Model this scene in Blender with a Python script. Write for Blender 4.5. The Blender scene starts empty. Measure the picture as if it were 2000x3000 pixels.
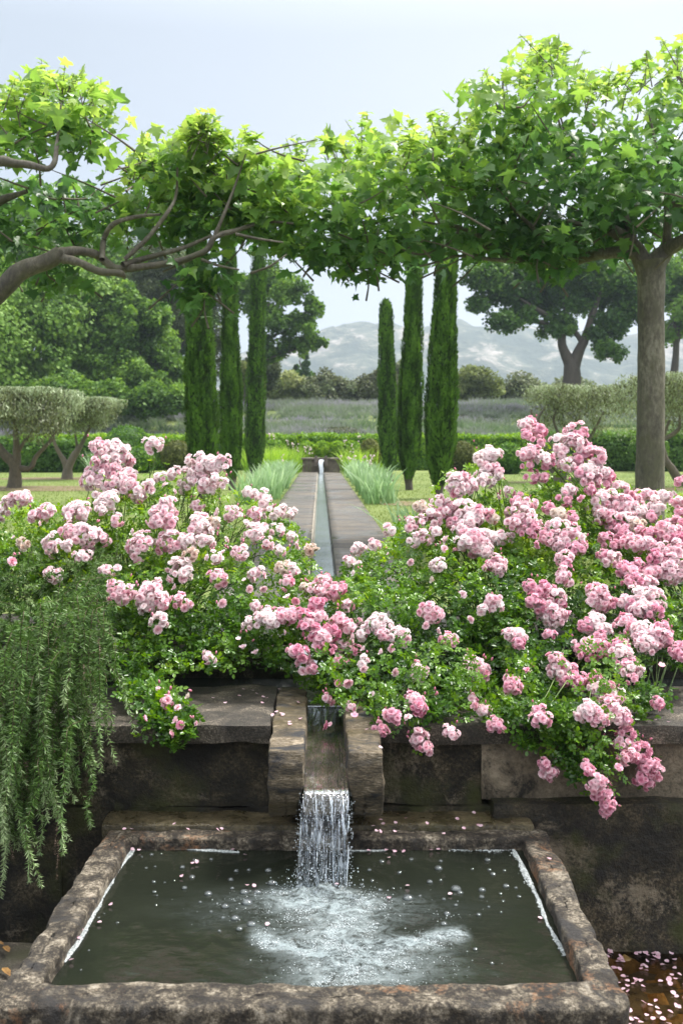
EXPO=1.0; ZEN=4.3; SKYS=.45; SUNS=3.6; HAZE=.00055
import bpy, math, random

import numpy as np
from mathutils import Vector

rng = np.random.default_rng(11)
random.seed(5)
COL = bpy.context.scene.collection
F0, CX, HY, CZ = 2917.0, 937.0, 1299.0, 0.92

def at(px, py, Y):
    """photo pixel (2000x3000) at distance Y -> world point"""
    return np.array([(px - CX) / F0 * Y, Y, CZ - (py - HY) / F0 * Y])

# ------------------------------------------------------------------ noise
def _hash(ix, iy, iz):
    n = (ix * 374761393 + iy * 668265263 + iz * 2147483647 + 1013) & 0xFFFFFFFF
    n = ((n ^ (n >> 13)) * 1274126177) & 0xFFFFFFFF
    n = ((n ^ (n >> 16)) * 2246822519) & 0xFFFFFFFF
    return ((n ^ (n >> 15)) & 0xFFFF) / 65535.0

def vnoise(P):
    P = np.asarray(P, float)
    i = np.floor(P).astype(np.int64); f = P - i
    f = f * f * (3 - 2 * f)
    r = 0
    for dx in (0, 1):
        wx = f[..., 0] if dx else 1 - f[..., 0]
        for dy in (0, 1):
            wy = f[..., 1] if dy else 1 - f[..., 1]
            for dz in (0, 1):
                wz = f[..., 2] if dz else 1 - f[..., 2]
                r = r + wx * wy * wz * _hash(i[..., 0] + dx, i[..., 1] + dy, i[..., 2] + dz)
    return r * 2 - 1

def fbm(P, o=4, g=.5):
    P = np.asarray(P, float); r = 0; a = 1; t = 0
    for k in range(o):
        r = r + a * vnoise(P * 2.03 ** k + 17.3 * k); t += a; a *= g
    return r / t

def sstep(a, b, x):
    t = np.clip((x - a) / (b - a), 0, 1); return t * t * (3 - 2 * t)

# ------------------------------------------------------------------ object helpers
def tag(o, label=None, cat=None, group=None, kind=None):
    if label: o['label'] = label
    if cat: o['category'] = cat
    if group: o['group'] = group
    if kind: o['kind'] = kind
    return o

def empty(name, loc=(0, 0, 0), **k):
    o = bpy.data.objects.new(name, None); COL.objects.link(o)
    o.location = [float(v) for v in loc]; o.empty_display_size = .1
    return tag(o, **k)

def make_mesh(name, V, F, smooth=False, tint=None, attrs=None):
    me = bpy.data.meshes.new(name)
    if isinstance(F, np.ndarray):
        V = np.ascontiguousarray(V, dtype=np.float32); n, k = F.shape
        me.vertices.add(len(V)); me.vertices.foreach_set('co', V.ravel())
        me.loops.add(n * k); me.loops.foreach_set('vertex_index', F.astype(np.int32).ravel())
        me.polygons.add(n)
        me.polygons.foreach_set('loop_start', np.arange(0, n * k, k, dtype=np.int32))
        me.polygons.foreach_set('loop_total', np.full(n, k, dtype=np.int32))
        me.update(calc_edges=True)
    else:
        me.from_pydata([tuple(map(float, v)) for v in V], [], F); me.update()
    if smooth:
        me.polygons.foreach_set('use_smooth', np.ones(len(me.polygons), dtype=bool))
    at_ = dict(attrs or {})
    if tint is not None: at_['tint'] = tint
    for nm, a in at_.items():
        x = me.attributes.new(nm, 'FLOAT', 'POINT')
        x.data.foreach_set('value', np.asarray(a, dtype=np.float32))
    return me

def obj(name, me, mat, parent=None, loc=None):
    """link a mesh as ONE object; mesh given in world coordinates, the parent's offset is undone"""
    if mat is not None and not me.materials: me.materials.append(mat)
    o = bpy.data.objects.new(name, me); COL.objects.link(o)
    if parent is not None:
        o.parent = parent
        if loc is None: o.location = [-c for c in parent.location]
    if loc is not None: o.location = [float(v) for v in loc]
    return o

def join(parts):
    """parts: (V,F,tint) with the same face size"""
    Vs, Fs, Ts, off = [], [], [], 0
    for V, F, T in parts:
        Vs.append(V); Fs.append(F + off); Ts.append(T); off += len(V)
    return np.concatenate(Vs), np.concatenate(Fs), np.concatenate(Ts)

def norm(v):
    return v / np.maximum(np.linalg.norm(v, axis=-1, keepdims=True), 1e-9)

def orient(d, nh):
    d = norm(d); z = norm(nh - (nh * d).sum(-1, keepdims=True) * d + 1e-6)
    x = np.cross(d, z)
    return np.stack([x, d, z], axis=-1)

def scatter(tv, tf, pos, R, s, tint, tt=None):
    """copies of a template written into one array; s: (n,) or (n,3)"""
    n = len(pos); s = np.asarray(s, float)
    if s.ndim == 1: s = s[:, None]
    L = tv[None] * s[:, None, :]
    V = np.einsum('nij,ntj->nti', R, L) + pos[:, None, :]
    F = (tf[None] + (np.arange(n) * len(tv))[:, None, None]).reshape(-1, tf.shape[1])
    T = np.repeat(tint[:, None], len(tv), 1)
    if tt is not None: T = T + tt[None]
    return V.reshape(-1, 3), F, T.reshape(-1)

def rdir(n):
    return norm(rng.normal(size=(n, 3)))

# templates -----------------------------------------------------------
QUAD = (np.array([[0, 0, 0], [.5, .45, .06], [0, 1, 0], [-.5, .45, .06]]), np.array([[0, 1, 2, 3]]))
LEAF = (np.array([[0, 0, 0], [.24, .28, .07], [.25, .66, .07], [0, 1, -.03], [-.25, .66, .07], [-.24, .28, .07]]),
        np.array([[0, 1, 2, 3], [0, 3, 4, 5]]))
def plane_variant(a, b, c, k):
    V = _pv.copy(); r_ = np.random.default_rng(k)
    V[:, 2] = a * np.abs(V[:, 0]) - b * V[:, 0] ** 2 - c * (V[:, 1] - .3) ** 2 + .10 * V[:, 0] * (V[:, 1] - .4)
    V[1:, :2] *= 1 + .10 * r_.normal(size=(len(V) - 1, 1)); return V
_h = [(.08, -.05), (.34, -.12), (.27, .08), (.42, .14), (.66, .36), (.42, .40), (.27, .44), (.30, .66), (.15, .72)]
_o = [(0, .0)] + _h + [(0, 1.0)] + [(-x, y) for x, y in _h[::-1]]
_pv = np.array([(0, .3, .0)] + [(x, y, .10 * abs(x) - .35 * x * x - .22 * (y - .3) ** 2) for x, y in _o])
PLANE = (_pv, np.array([[0, 1 + k, 1 + (k + 1) % len(_o)] for k in range(len(_o))]))

def tube(pts, rad, seg=8, sub=4, rough=0., cap=True):
    P = np.asarray(pts, float); r = np.asarray(rad, float)
    if sub > 1 and len(P) > 2:
        Q, rr = [], []
        E = np.vstack([2 * P[0] - P[1], P, 2 * P[-1] - P[-2]])
        for i in range(len(P) - 1):
            a, b, c, d = E[i], E[i + 1], E[i + 2], E[i + 3]
            for k in range(sub):
                t = k / sub
                Q.append(.5 * ((2 * b) + (-a + c) * t + (2 * a - 5 * b + 4 * c - d) * t * t + (-a + 3 * b - 3 * c + d) * t ** 3))
                rr.append(r[i] + (r[i + 1] - r[i]) * t)
        Q.append(P[-1]); rr.append(r[-1]); P = np.array(Q); r = np.array(rr)
    T = np.gradient(P, axis=0); T = norm(T)
    up = np.array([0.13, 0.21, 1.]) if abs(T[:, 2]).mean() < .8 else np.array([1., .2, .1])
    X = norm(np.cross(T, up)); Y = np.cross(X, T)
    a = np.linspace(0, 2 * np.pi, seg, endpoint=False)
    ring = (np.cos(a)[None, :, None] * X[:, None] + np.sin(a)[None, :, None] * Y[:, None])
    rr = r[:, None, None]
    if rough:
        q = P[:, None] + ring * rr
        rr = rr * (1 + rough * vnoise(q / np.maximum(r.max(), .01) * 1.1)[..., None])
    V = (P[:, None] + ring * rr).reshape(-1, 3)
    n = len(P); i = np.arange(n - 1)[:, None] * seg; k = np.arange(seg)[None]
    F = np.stack([i + k, i + (k + 1) % seg, i + seg + (k + 1) % seg, i + seg + k], -1).reshape(-1, 4)
    return V, F, np.zeros(len(V))

def grid_faces(n, m, wrap=False):
    i = np.arange(n - 1)[:, None] * m
    k = np.arange(m if wrap else m - 1)[None]
    k2 = (k + 1) % m
    return np.stack([i + k, i + k2, i + m + k2, i + m + k], -1).reshape(-1, 4)

def rough_box(x0, x1, y0, y1, z0, z1, seg=.025, amp=.006, rnd=.012, sc=9., seed=0., warp=None):
    """hewn stone block: dense box with rounded arrises and noise displacement"""
    lo = np.array([x0, y0, z0], float); hi = np.array([x1, y1, z1], float); d = hi - lo
    n = np.maximum(np.ceil(d / seg).astype(int), 2)
    Vs, Fs, off = [], [], 0
    for ax in range(3):
        u, v = [a for a in range(3) if a != ax]
        for side in (0, 1):
            gu, gv = np.meshgrid(np.linspace(0, 1, n[u] + 1), np.linspace(0, 1, n[v] + 1), indexing='ij')
            P = np.zeros(gu.shape + (3,)); P[..., u] = lo[u] + gu * d[u]; P[..., v] = lo[v] + gv * d[v]
            P[..., ax] = hi[ax] if side else lo[ax]
            F = grid_faces(n[u] + 1, n[v] + 1)
            if side == (1 if ax != 1 else 0): F = F
            else: F = F[:, ::-1]
            Vs.append(P.reshape(-1, 3)); Fs.append(F + off); off += P.size // 3
    V = np.concatenate(Vs); F = np.concatenate(Fs)
    c = np.clip(V, lo + rnd, hi - rnd); e = V - c
    L = np.linalg.norm(e, axis=1, keepdims=True)
    dirn = e / np.maximum(L, 1e-9)
    V = c + dirn * rnd
    key = V * sc + seed
    nn = fbm(key, 4)[:, None] + .5 * np.minimum(0, fbm(key * .45 + 5, 2))[:, None] * 2
    V = V + dirn * nn * amp
    if warp is not None: V = warp(V)
    return V, F, np.zeros(len(V))

# ------------------------------------------------------------------ materials
def newmat(name):
    m = bpy.data.materials.new(name); m.use_nodes = True
    nt = m.node_tree; nt.nodes.clear()
    return m, nt

class N:
    def __init__(s, nt): s.nt = nt
    def __call__(s, typ, ins=None, **props):
        n = s.nt.nodes.new(typ)
        for k, v in props.items(): setattr(n, k, v)
        for k, v in (ins or {}).items():
            i = n.inputs[k]
            if isinstance(v, bpy.types.NodeSocket): s.nt.links.new(v, i)
            else: i.default_value = v
        return n
    def ramp(s, fac, stops, interp='LINEAR'):
        n = s('ShaderNodeValToRGB', {0: fac}); cr = n.color_ramp; cr.interpolation = interp
        while len(cr.elements) < len(stops): cr.elements.new(.5)
        for e, (p, c) in zip(cr.elements, stops):
            e.position = p; e.color = (*c, 1) if len(c) == 3 else c
        return n.outputs[0]
    def math(s, op, a, b=0., clamp=False):
        n = s('ShaderNodeMath', {0: a, 1: b}, operation=op); n.use_clamp = clamp; return n.outputs[0]
    def mix(s, f, a, b):
        n = s('ShaderNodeMix', data_type='RGBA')
        for i, v in ((0, f), (6, a), (7, b)):
            if isinstance(v, bpy.types.NodeSocket): s.nt.links.new(v, n.inputs[i])
            else: n.inputs[i].default_value = v if i == 0 else (*v[:3], 1)
        return n.outputs[2]
    def noise(s, vec, scale, detail=5, rough=.55, dist=0.):
        return s('ShaderNodeTexNoise', {'Vector': vec, 'Scale': scale, 'Detail': detail, 'Roughness': rough, 'Distortion': dist}).outputs['Fac']
    def scale(s, vec, sx, sy, sz):
        return s('ShaderNodeMapping', {'Vector': vec, 'Scale': (sx, sy, sz)}).outputs[0]
    def coords(s): return s('ShaderNodeTexCoord').outputs['Object']
    def out(s, sh): s('ShaderNodeOutputMaterial', {'Surface': sh})
    def bump(s, h, strength=.5, dist=.01, normal=None):
        d = {'Height': h, 'Strength': strength, 'Distance': dist}
        if normal is not None: d['Normal'] = normal
        return s('ShaderNodeBump', d).outputs[0]

def leaf_mat(name, cols, trans=.35, rough=.45, spec=.5, nscale=3., namt=.25, tcol=None):
    m, nt = newmat(name); n = N(nt)
    t = n('ShaderNodeAttribute', attribute_name='tint').outputs['Fac']
    ns = n.noise(n.coords(), nscale, 2)
    f = n.math('ADD', t, n.math('MULTIPLY', n.math('SUBTRACT', ns, .5), namt * 2))
    c = n.ramp(f, [(i / (len(cols) - 1), col) for i, col in enumerate(cols)])
    p = n('ShaderNodeBsdfPrincipled', {'Base Color': c, 'Roughness': rough, 'Specular IOR Level': spec})
    hs = n('ShaderNodeHueSaturation', {'Hue': .485, 'Saturation': 1.08, 'Value': 1.5, 'Color': c})
    tr = n('ShaderNodeBsdfTranslucent', {'Color': hs.outputs[0]})
    mx = n('ShaderNodeMixShader', {0: trans, 1: p.outputs[0], 2: tr.outputs[0]})
    n.out(mx.outputs[0]); return m

def stone_mat(name, stops, scale=6., fine=40., bump=.6, rough=(.45, .85), moss=0., moss_col=(.035, .05, .008), patches=None, wetz=None, aniso=(1, 1, 1)):
    m, nt = newmat(name); n = N(nt); co = n.scale(n.coords(), *aniso)
    a = n.noise(co, scale, 8, .62, .4)
    b = n.noise(co, fine * 1.6, 7, .72)
    f = n.math('ADD', n.math('MULTIPLY', a, .52), n.math('MULTIPLY', b, .48))
    c = n.ramp(f, stops)
    if patches:
        for (col, sc, lo, hi) in patches:
            pn = n.math('ADD', n.math('MULTIPLY', n.noise(co, sc, 8, .68, .8), .8), n.math('MULTIPLY', b, .2))
            c = n.mix(n('ShaderNodeMapRange', {0: pn, 1: lo, 2: hi}).outputs[0], c, col)
    if moss:
        mn = n.noise(co, scale * .55, 6, .6, .3)
        mf = n('ShaderNodeMapRange', {0: mn, 1: .62 - moss * .3, 2: .78 - moss * .3}).outputs[0]
        c = n.mix(mf, c, moss_col)
    r = n('ShaderNodeMapRange', {0: a, 1: .35, 2: .65, 3: rough[0], 4: rough[1]}).outputs[0]
    h = n.math('ADD', n.math('MULTIPLY', n.noise(co, scale * 2.2, 8, .7), 1.), n.math('MULTIPLY', b, .35))
    p = n('ShaderNodeBsdfPrincipled', {'Base Color': c, 'Roughness': r, 'Normal': n.bump(h, bump, .02)})
    n.out(p.outputs[0]); return m

def simple_mat(name, c0, c1, scale=8., rough=.7, bump=.3, aniso=(1, 1, 1), spec=.5, dist=.01):
    m, nt = newmat(name); n = N(nt); co = n.scale(n.coords(), *aniso)
    a = n.noise(co, scale, 6, .6)
    c = n.ramp(a, [(.35, c0), (.65, c1)])
    p = n('ShaderNodeBsdfPrincipled', {'Base Color': c, 'Roughness': rough, 'Specular IOR Level': spec,
          'Normal': n.bump(n.noise(co, scale * 3, 6, .6), bump, dist)})
    n.out(p.outputs[0]); return m

MT = {}
MT['plane_leaf'] = leaf_mat('plane_leaf', [(.045, .115, .038), (.090, .20, .050), (.175, .32, .060), (.35, .49, .11)], .50, .34, .5, 1.2, .12)
MT['rose_leaf'] = leaf_mat('rose_leaf', [(.030, .085, .012), (.075, .18, .018), (.17, .32, .024), (.34, .48, .045)], .40, .28, .5, 4., .12)
MT['rosemary'] = leaf_mat('rosemary', [(.022, .045, .010), (.055, .115, .022), (.11, .21, .045), (.34, .44, .22)], .2, .45, .4, 6., .12)
MT['cypress'] = leaf_mat('cypress', [(.014, .030, .008), (.035, .085, .014), (.075, .17, .022), (.12, .24, .035)], .2, .6, .3, 5., .15)
MT['olive'] = leaf_mat('olive', [(.05, .06, .025), (.12, .14, .06), (.21, .26, .13), (.34, .42, .25)], .25, .55, .4, 2., .2)
MT['tree_bright'] = leaf_mat('tree_bright', [(.035, .08, .014), (.075, .16, .025), (.145, .27, .04), (.24, .38, .07)], .35, .6, .3, .35, .22)
MT['tree_dark'] = leaf_mat('tree_dark', [(.018, .05, .012), (.04, .10, .018), (.075, .165, .026), (.13, .24, .04)], .3, .55, .3, .5, .2)
MT['tree_dull'] = leaf_mat('tree_dull', [(.03, .045, .015), (.06, .085, .03), (.10, .14, .05), (.16, .21, .07)], .3, .6, .3, .5, .2)
MT['tree_yellow'] = leaf_mat('tree_yellow', [(.06, .08, .022), (.12, .155, .045), (.20, .25, .08), (.32, .35, .15)], .35, .6, .3, .5, .2)
MT['hedge'] = leaf_mat('hedge', [(.03, .085, .012), (.08, .19, .018), (.19, .34, .025), (.33, .48, .04)], .3, .55, .3, 1.2, .25)
MT['shrub_brown'] = leaf_mat('shrub_brown', [(.04, .05, .012), (.08, .10, .022), (.13, .15, .035), (.17, .20, .05)], .25, .6, .3, 2., .2)
MT['iris'] = leaf_mat('iris', [(.07, .16, .05), (.17, .31, .12), (.33, .48, .26), (.54, .64, .44)], .35, .45, .4, 4., .1)
MT['grass_tall'] = leaf_mat('grass_tall', [(.08, .18, .02), (.16, .32, .035), (.28, .46, .06), (.45, .56, .15)], .4, .5, .3, 3., .1)
MT['lavender'] = leaf_mat('lavender', [(.07, .14, .04), (.13, .22, .09), (.21, .25, .18), (.34, .30, .40)], .25, .7, .2, .12, .3)
MT['bark_plane'] = stone_mat('bark_plane', [(.36, (.04, .035, .025)), (.5, (.115, .10, .075)), (.62, (.25, .23, .18))], 4.5, 22., .6, (.6, .8), 0, patches=[((.09, .085, .05), 5., .50, .62)], aniso=(1, 1, .45))
MT['bark_dark'] = stone_mat('bark_dark', [(.3, (.03, .024, .018)), (.7, (.12, .10, .08))], 8., 30., .8, (.7, .9), 0, aniso=(1, 1, .3))
MT['bark_olive'] = stone_mat('bark_olive', [(.3, (.05, .042, .03)), (.7, (.20, .17, .12))], 8., 30., .8, (.7, .9), 0, aniso=(1, 1, .3))
MT['stem'] = simple_mat('stem', (.06, .12, .02), (.14, .20, .05), 12., .5, .2)
MT['woody'] = simple_mat('woody', (.05, .035, .02), (.14, .10, .06), 20., .7, .5)

MT['wall'] = stone_mat('wall_stone', [(.36, (.004, .0034, .002)), (.46, (.014, .0115, .006)), (.53, (.045, .035, .019)), (.59, (.12, .096, .058)), (.68, (.27, .23, .165))], 9., 60., 1., (.45, .85), .40,
                       (.040, .044, .008), patches=[((.20, .165, .115), 2.3, .55, .61), ((.006, .005, .003), 3.5, .50, .60)])
MT['wall_dry'] = stone_mat('wall_dry', [(.34, (.03, .025, .017)), (.45, (.11, .088, .058)), (.54, (.20, .16, .11)), (.66, (.34, .28, .20))], 3.2, 42., .8, (.45, .85), .15,
                       (.05, .045, .012), patches=[((.016, .013, .008), 5.5, .53, .62)])
MT['coping'] = stone_mat('coping_stone', [(.34, (.010, .0085, .006)), (.45, (.030, .025, .018)), (.53, (.075, .062, .046)), (.62, (.26, .22, .17))], 9., 95., .9, (.6, .9), .12,
                         (.03, .03, .012))
MT['cheek'] = stone_mat('cheek_stone', [(.34, (.014, .012, .009)), (.45, (.055, .042, .024)), (.54, (.15, .115, .07)), (.66, (.48, .40, .30))], 11., 60., 1., (.5, .85), .25,
                        (.07, .05, .012), patches=[((.018, .018, .020), 7., .52, .58)], aniso=(.6, 1, 1.8))
MT['rim'] = stone_mat('rim_stone', [(.36, (.009, .0075, .006)), (.47, (.032, .024, .016)), (.53, (.12, .098, .068)), (.59, (.31, .265, .20)), (.68, (.50, .455, .38))], 16., 62., 1., (.5, .85), 0,
                      patches=[((.026, .023, .021), 8., .53, .62), ((.24, .11, .045), 2.6, .57, .64)])
MT['ledge'] = stone_mat('ledge_stone', [(.34, (.014, .011, .006)), (.5, (.060, .048, .024)), (.66, (.20, .16, .09))], 11., 55., .6, (.12, .5), .25, (.05, .045, .01))
# lawn, path, soil ----------------------------------------------------
m, nt = newmat('lawn'); n = N(nt); co = n.coords()
a = n.noise(co, .35, 4, .6, .5); b = n.noise(co, 7., 6, .7); c_ = n.noise(co, 90., 3, .6)
f = n.math('ADD', n.math('MULTIPLY', a, .55), n.math('ADD', n.math('MULTIPLY', b, .25), n.math('MULTIPLY', c_, .2)))
c = n.ramp(f, [(.30, (.085, .13, .030)), (.46, (.14, .19, .050)), (.58, (.20, .245, .075)), (.74, (.27, .29, .12))])
n.out(n('ShaderNodeBsdfPrincipled', {'Base Color': c, 'Roughness': .8, 'Specular IOR Level': .2,
      'Normal': n.bump(n.math('ADD', c_, n.math('MULTIPLY', b, .5)), .8, .03)}).outputs[0]); MT['lawn'] = m
MT['grass_blade'] = leaf_mat('grass_blade', [(.07, .12, .022), (.12, .18, .038), (.19, .25, .06), (.27, .31, .11)], .3, .6, .2, .5, .25)
MT['soil'] = simple_mat('soil', (.11, .085, .04), (.20, .15, .075), 14., .9, .8)
MT['dark_soil'] = simple_mat('dark_soil', (.010, .008, .006), (.035, .026, .018), 14., .9, .8, dist=.03)
MT['cobble'] = simple_mat('lower_ground', (.03, .026, .02), (.10, .085, .065), 5., .6, .8, dist=.02)

m, nt = newmat('path_stone'); n = N(nt); co = n.coords()
st = n.scale(co, 1.2, 9., 1.)
a = n.noise(st, 1.6, 8, .65, .6); b = n.noise(co, 60., 4, .6); w = n.noise(co, .9, 4, .55)
f = n.math('ADD', n.math('MULTIPLY', a, .7), n.math('MULTIPLY', b, .3))
c = n.ramp(f, [(.34, (.030, .029, .029)), (.47, (.065, .058, .050)), (.56, (.13, .108, .080)), (.68, (.24, .18, .11))])
r = n('ShaderNodeMapRange', {0: w, 1: .40, 2: .60, 3: .25, 4: .75}).outputs[0]
n.out(n('ShaderNodeBsdfPrincipled', {'Base Color': c, 'Roughness': r, 'Normal': n.bump(a, .6, .01)}).outputs[0]); MT['path'] = m

# water surfaces ------------------------------------------------------
m, nt = newmat('channel_water'); n = N(nt); co = n.coords()
h = n.noise(n.scale(co, 30, 12, 10), 1.5, 4, .6, .5)
n.out(n('ShaderNodeBsdfPrincipled', {'Base Color': (.14, .17, .17, 1), 'Roughness': .12, 'IOR': 1.33, 'Specular IOR Level': .9,
      'Normal': n.bump(h, .35, .006)}).outputs[0]); MT['channel_water'] = m

m, nt = newmat('rippled_water'); n = N(nt); co = n.coords()
h = n.noise(n.scale(co, 22, 40, 10), 1.6, 4, .6, 1.2)
n.out(n('ShaderNodeBsdfPrincipled', {'Base Color': (.02, .025, .028, 1), 'Roughness': .05, 'IOR': 1.33, 'Specular IOR Level': 1.,
      'Normal': n.bump(h, 1., .02)}).outputs[0]); MT['rippled_water'] = m

m, nt = newmat('basin_water'); n = N(nt); co = n.coords()
foam = n('ShaderNodeAttribute', attribute_name='foam').outputs['Fac']
fn = n.noise(co, 150., 6, .8, 1.); fn2 = n.noise(n.scale(co, 1, 1.6, 1), 14., 5, .65, 1.5)
ff = n.math('MULTIPLY', foam, n('ShaderNodeMapRange', {0: n.math('ADD', n.math('MULTIPLY', fn, .5), n.math('MULTIPLY', fn2, .5)), 1: .40, 2: .61}).outputs[0], True)
base = n.mix(n.noise(co, 3., 3), (.007, .009, .007), (.019, .022, .014))
c = n.mix(n.math('MULTIPLY', ff, .9), base, (.44, .52, .54))
r = n('ShaderNodeMapRange', {0: ff, 3: .03, 4: .5}).outputs[0]
h = n.math('ADD', n.noise(n.scale(co, 1, 1.8, 1), 26., 5, .6, .6), n.math('MULTIPLY', n.math('MULTIPLY', fn, foam), 1.6))
hs = n('ShaderNodeMapRange', {0: foam, 3: .10, 4: .8}).outputs[0]
bp = n('ShaderNodeBump', {'Height': h, 'Strength': hs, 'Distance': .008}).outputs[0]
n.out(n('ShaderNodeBsdfPrincipled', {'Base Color': c, 'Roughness': r, 'IOR': 1.33, 'Normal': bp}).outputs[0]); MT['basin_water'] = m

def fall_mat(name, lo, hi, sx, sz, col=(.80, .88, .95), fk=2.2):
    m, nt = newmat(name); n = N(nt); co = n.coords()
    s0 = n.noise(n.scale(co, sx, 6, sz), 1., 4, .6, .8)
    s1 = n.math('ADD', s0, n.math('MULTIPLY', n('ShaderNodeAttribute', attribute_name='drop').outputs['Fac'], .11))
    mask = n('ShaderNodeMapRange', {0: s1, 1: lo, 2: hi}).outputs[0]
    bp = n.bump(s1, 1., .01)
    gl = n('ShaderNodeBsdfGlossy', {'Color': (.95, .97, 1, 1), 'Roughness': .06, 'Normal': bp})
    tr = n('ShaderNodeBsdfTransparent', {'Color': (.86, .90, .91, 1)})
    wh = n('ShaderNodeBsdfDiffuse', {'Color': (*col, 1)}); tl = n('ShaderNodeBsdfTranslucent', {'Color': (*col, 1)})
    w2 = n('ShaderNodeMixShader', {0: .5, 1: wh.outputs[0], 2: tl.outputs[0]})
    fr = n('ShaderNodeFresnel', {'IOR': 1.33, 'Normal': bp})
    a = n('ShaderNodeMixShader', {0: n.math('MULTIPLY', fr.outputs[0], fk, True), 1: tr.outputs[0], 2: gl.outputs[0]})
    b = n('ShaderNodeMixShader', {0: mask, 1: a.outputs[0], 2: w2.outputs[0]})
    n.out(b.outputs[0]); return m
MT['fall'] = fall_mat('falling_water', .57, .74, 58., 13., (.70, .78, .86), 1.9)
MT['thin_water'] = fall_mat('thin_water', .72, .95, 40., 20., (.5, .5, .45), .45)

m, nt = newmat('glassy_water'); n = N(nt)
g = n('ShaderNodeBsdfGlass', {'Color': (.95, .98, 1, 1), 'Roughness': .02, 'IOR': 1.33})
w = n('ShaderNodeBsdfPrincipled', {'Base Color': (.75, .82, .88, 1), 'Roughness': .15})
n.out(n('ShaderNodeMixShader', {0: .45, 1: g.outputs[0], 2: w.outputs[0]}).outputs[0]); MT['strand'] = m
m, nt = newmat('bubble_film'); n = N(nt)
fr = n('ShaderNodeFresnel', {'IOR': 1.45})
gl = n('ShaderNodeBsdfGlossy', {'Roughness': .03}); tr = n('ShaderNodeBsdfTransparent', {'Color': (.95, .97, .98, 1)})
df = n('ShaderNodeBsdfDiffuse', {'Color': (.6, .68, .72, 1)})
a = n('ShaderNodeMixShader', {0: .10, 1: tr.outputs[0], 2: df.outputs[0]})
n.out(n('ShaderNodeMixShader', {0: n.math('MULTIPLY', fr.outputs[0], 2., True), 1: a.outputs[0], 2: gl.outputs[0]}).outputs[0]); MT['bubble'] = m
m, nt = newmat('foam'); n = N(nt); co = n.coords()
c = n.ramp(n.noise(co, 150., 4, .7), [(.38, (.14, .16, .16)), (.62, (.58, .62, .62))])
n.out(n('ShaderNodeBsdfPrincipled', {'Base Color': c, 'Roughness': .45, 'Normal': n.bump(n.noise(co, 260., 4, .7), .9, .004)}).outputs[0]); MT['foam'] = m
m, nt = newmat('froth'); n = N(nt)
n.out(n('ShaderNodeBsdfPrincipled', {'Base Color': (.52, .57, .59, 1), 'Roughness': .4}).outputs[0]); MT['froth'] = m

m, nt = newmat('pool_water'); n = N(nt); co = n.coords()
bp = n.bump(n.noise(n.scale(co, 1, 1.5, 1), 16., 4, .6, .8), .35, .01)
fr = n('ShaderNodeFresnel', {'IOR': 1.33, 'Normal': bp})
gl = n('ShaderNodeBsdfGlossy', {'Roughness': .04, 'Normal': bp}); tr = n('ShaderNodeBsdfTransparent', {'Color': (.62, .52, .34, 1)})
n.out(n('ShaderNodeMixShader', {0: n.math('MULTIPLY', fr.outputs[0], 1.6, True), 1: tr.outputs[0], 2: gl.outputs[0]}).outputs[0]); MT['pool_water'] = m
MT['pebble'] = simple_mat('pool_pebbles', (.03, .020, .007), (.24, .14, .035), 9., .5, .8, dist=.02)

# petals --------------------------------------------------------------
def petal_mat(name, base, mid, tip, tr=.35):
    m, nt = newmat(name); n = N(nt)
    t = n('ShaderNodeAttribute', attribute_name='tint').outputs['Fac']
    r = n('ShaderNodeObjectInfo').outputs['Random']
    f = n.math('ADD', t, n.math('MULTIPLY', n.math('SUBTRACT', r, .5), .35))
    c = n.ramp(f, [(0., base), (.5, mid), (1., tip)])
    p = n('ShaderNodeBsdfPrincipled', {'Base Color': c, 'Roughness': .55, 'Specular IOR Level': .25})
    tl = n('ShaderNodeBsdfTranslucent', {'Color': c})
    n.out(n('ShaderNodeMixShader', {0: tr, 1: p.outputs[0], 2: tl.outputs[0]}).outputs[0]); return m
MT['petal_p'] = petal_mat('petal_pale', (.76, .26, .38), (.91, .62, .69), (.97, .87, .87))
MT['petal_m'] = petal_mat('petal_mid', (.72, .18, .32), (.88, .46, .57), (.95, .75, .79))
MT['petal_d'] = petal_mat('petal_deep', (.58, .10, .24), (.79, .31, .46), (.90, .56, .66))
MT['petal_w'] = petal_mat('petal_spent', (.50, .26, .20), (.76, .58, .50), (.86, .76, .68))
MT['petal_bud'] = petal_mat('petal_bud', (.20, .28, .07), (.70, .22, .36), (.85, .45, .55))
MT['petal_f'] = petal_mat('petal_fallen', (.60, .28, .38), (.70, .44, .53), (.78, .60, .66))

# ------------------------------------------------------------------ camera, world, sun
scn = bpy.context.scene
cam = bpy.data.cameras.new('camera'); co_ = bpy.data.objects.new('camera', cam); COL.objects.link(co_)
co_.location = (0, 0, CZ); co_.rotation_euler = (math.radians(90), 0, 0)
cam.sensor_fit = 'VERTICAL'; cam.sensor_height = 36; cam.lens = 35.0
cam.shift_x = (1000 - CX) / 3000; cam.shift_y = -(1500 - HY) / 3000
cam.clip_end = 6000; cam.clip_start = .05
cam.dof.use_dof = True; cam.dof.focus_distance = 3.75; cam.dof.aperture_fstop = 5.6
scn.camera = co_
scn.view_settings.view_transform = 'Standard'; scn.view_settings.look = 'None'
scn.view_settings.gamma = 1; scn.view_settings.exposure = EXPO
scn.cycles.use_denoising = True
scn.cycles.max_bounces = 8; scn.cycles.transparent_max_bounces = 16
scn.cycles.sample_clamp_indirect = 6

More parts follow.
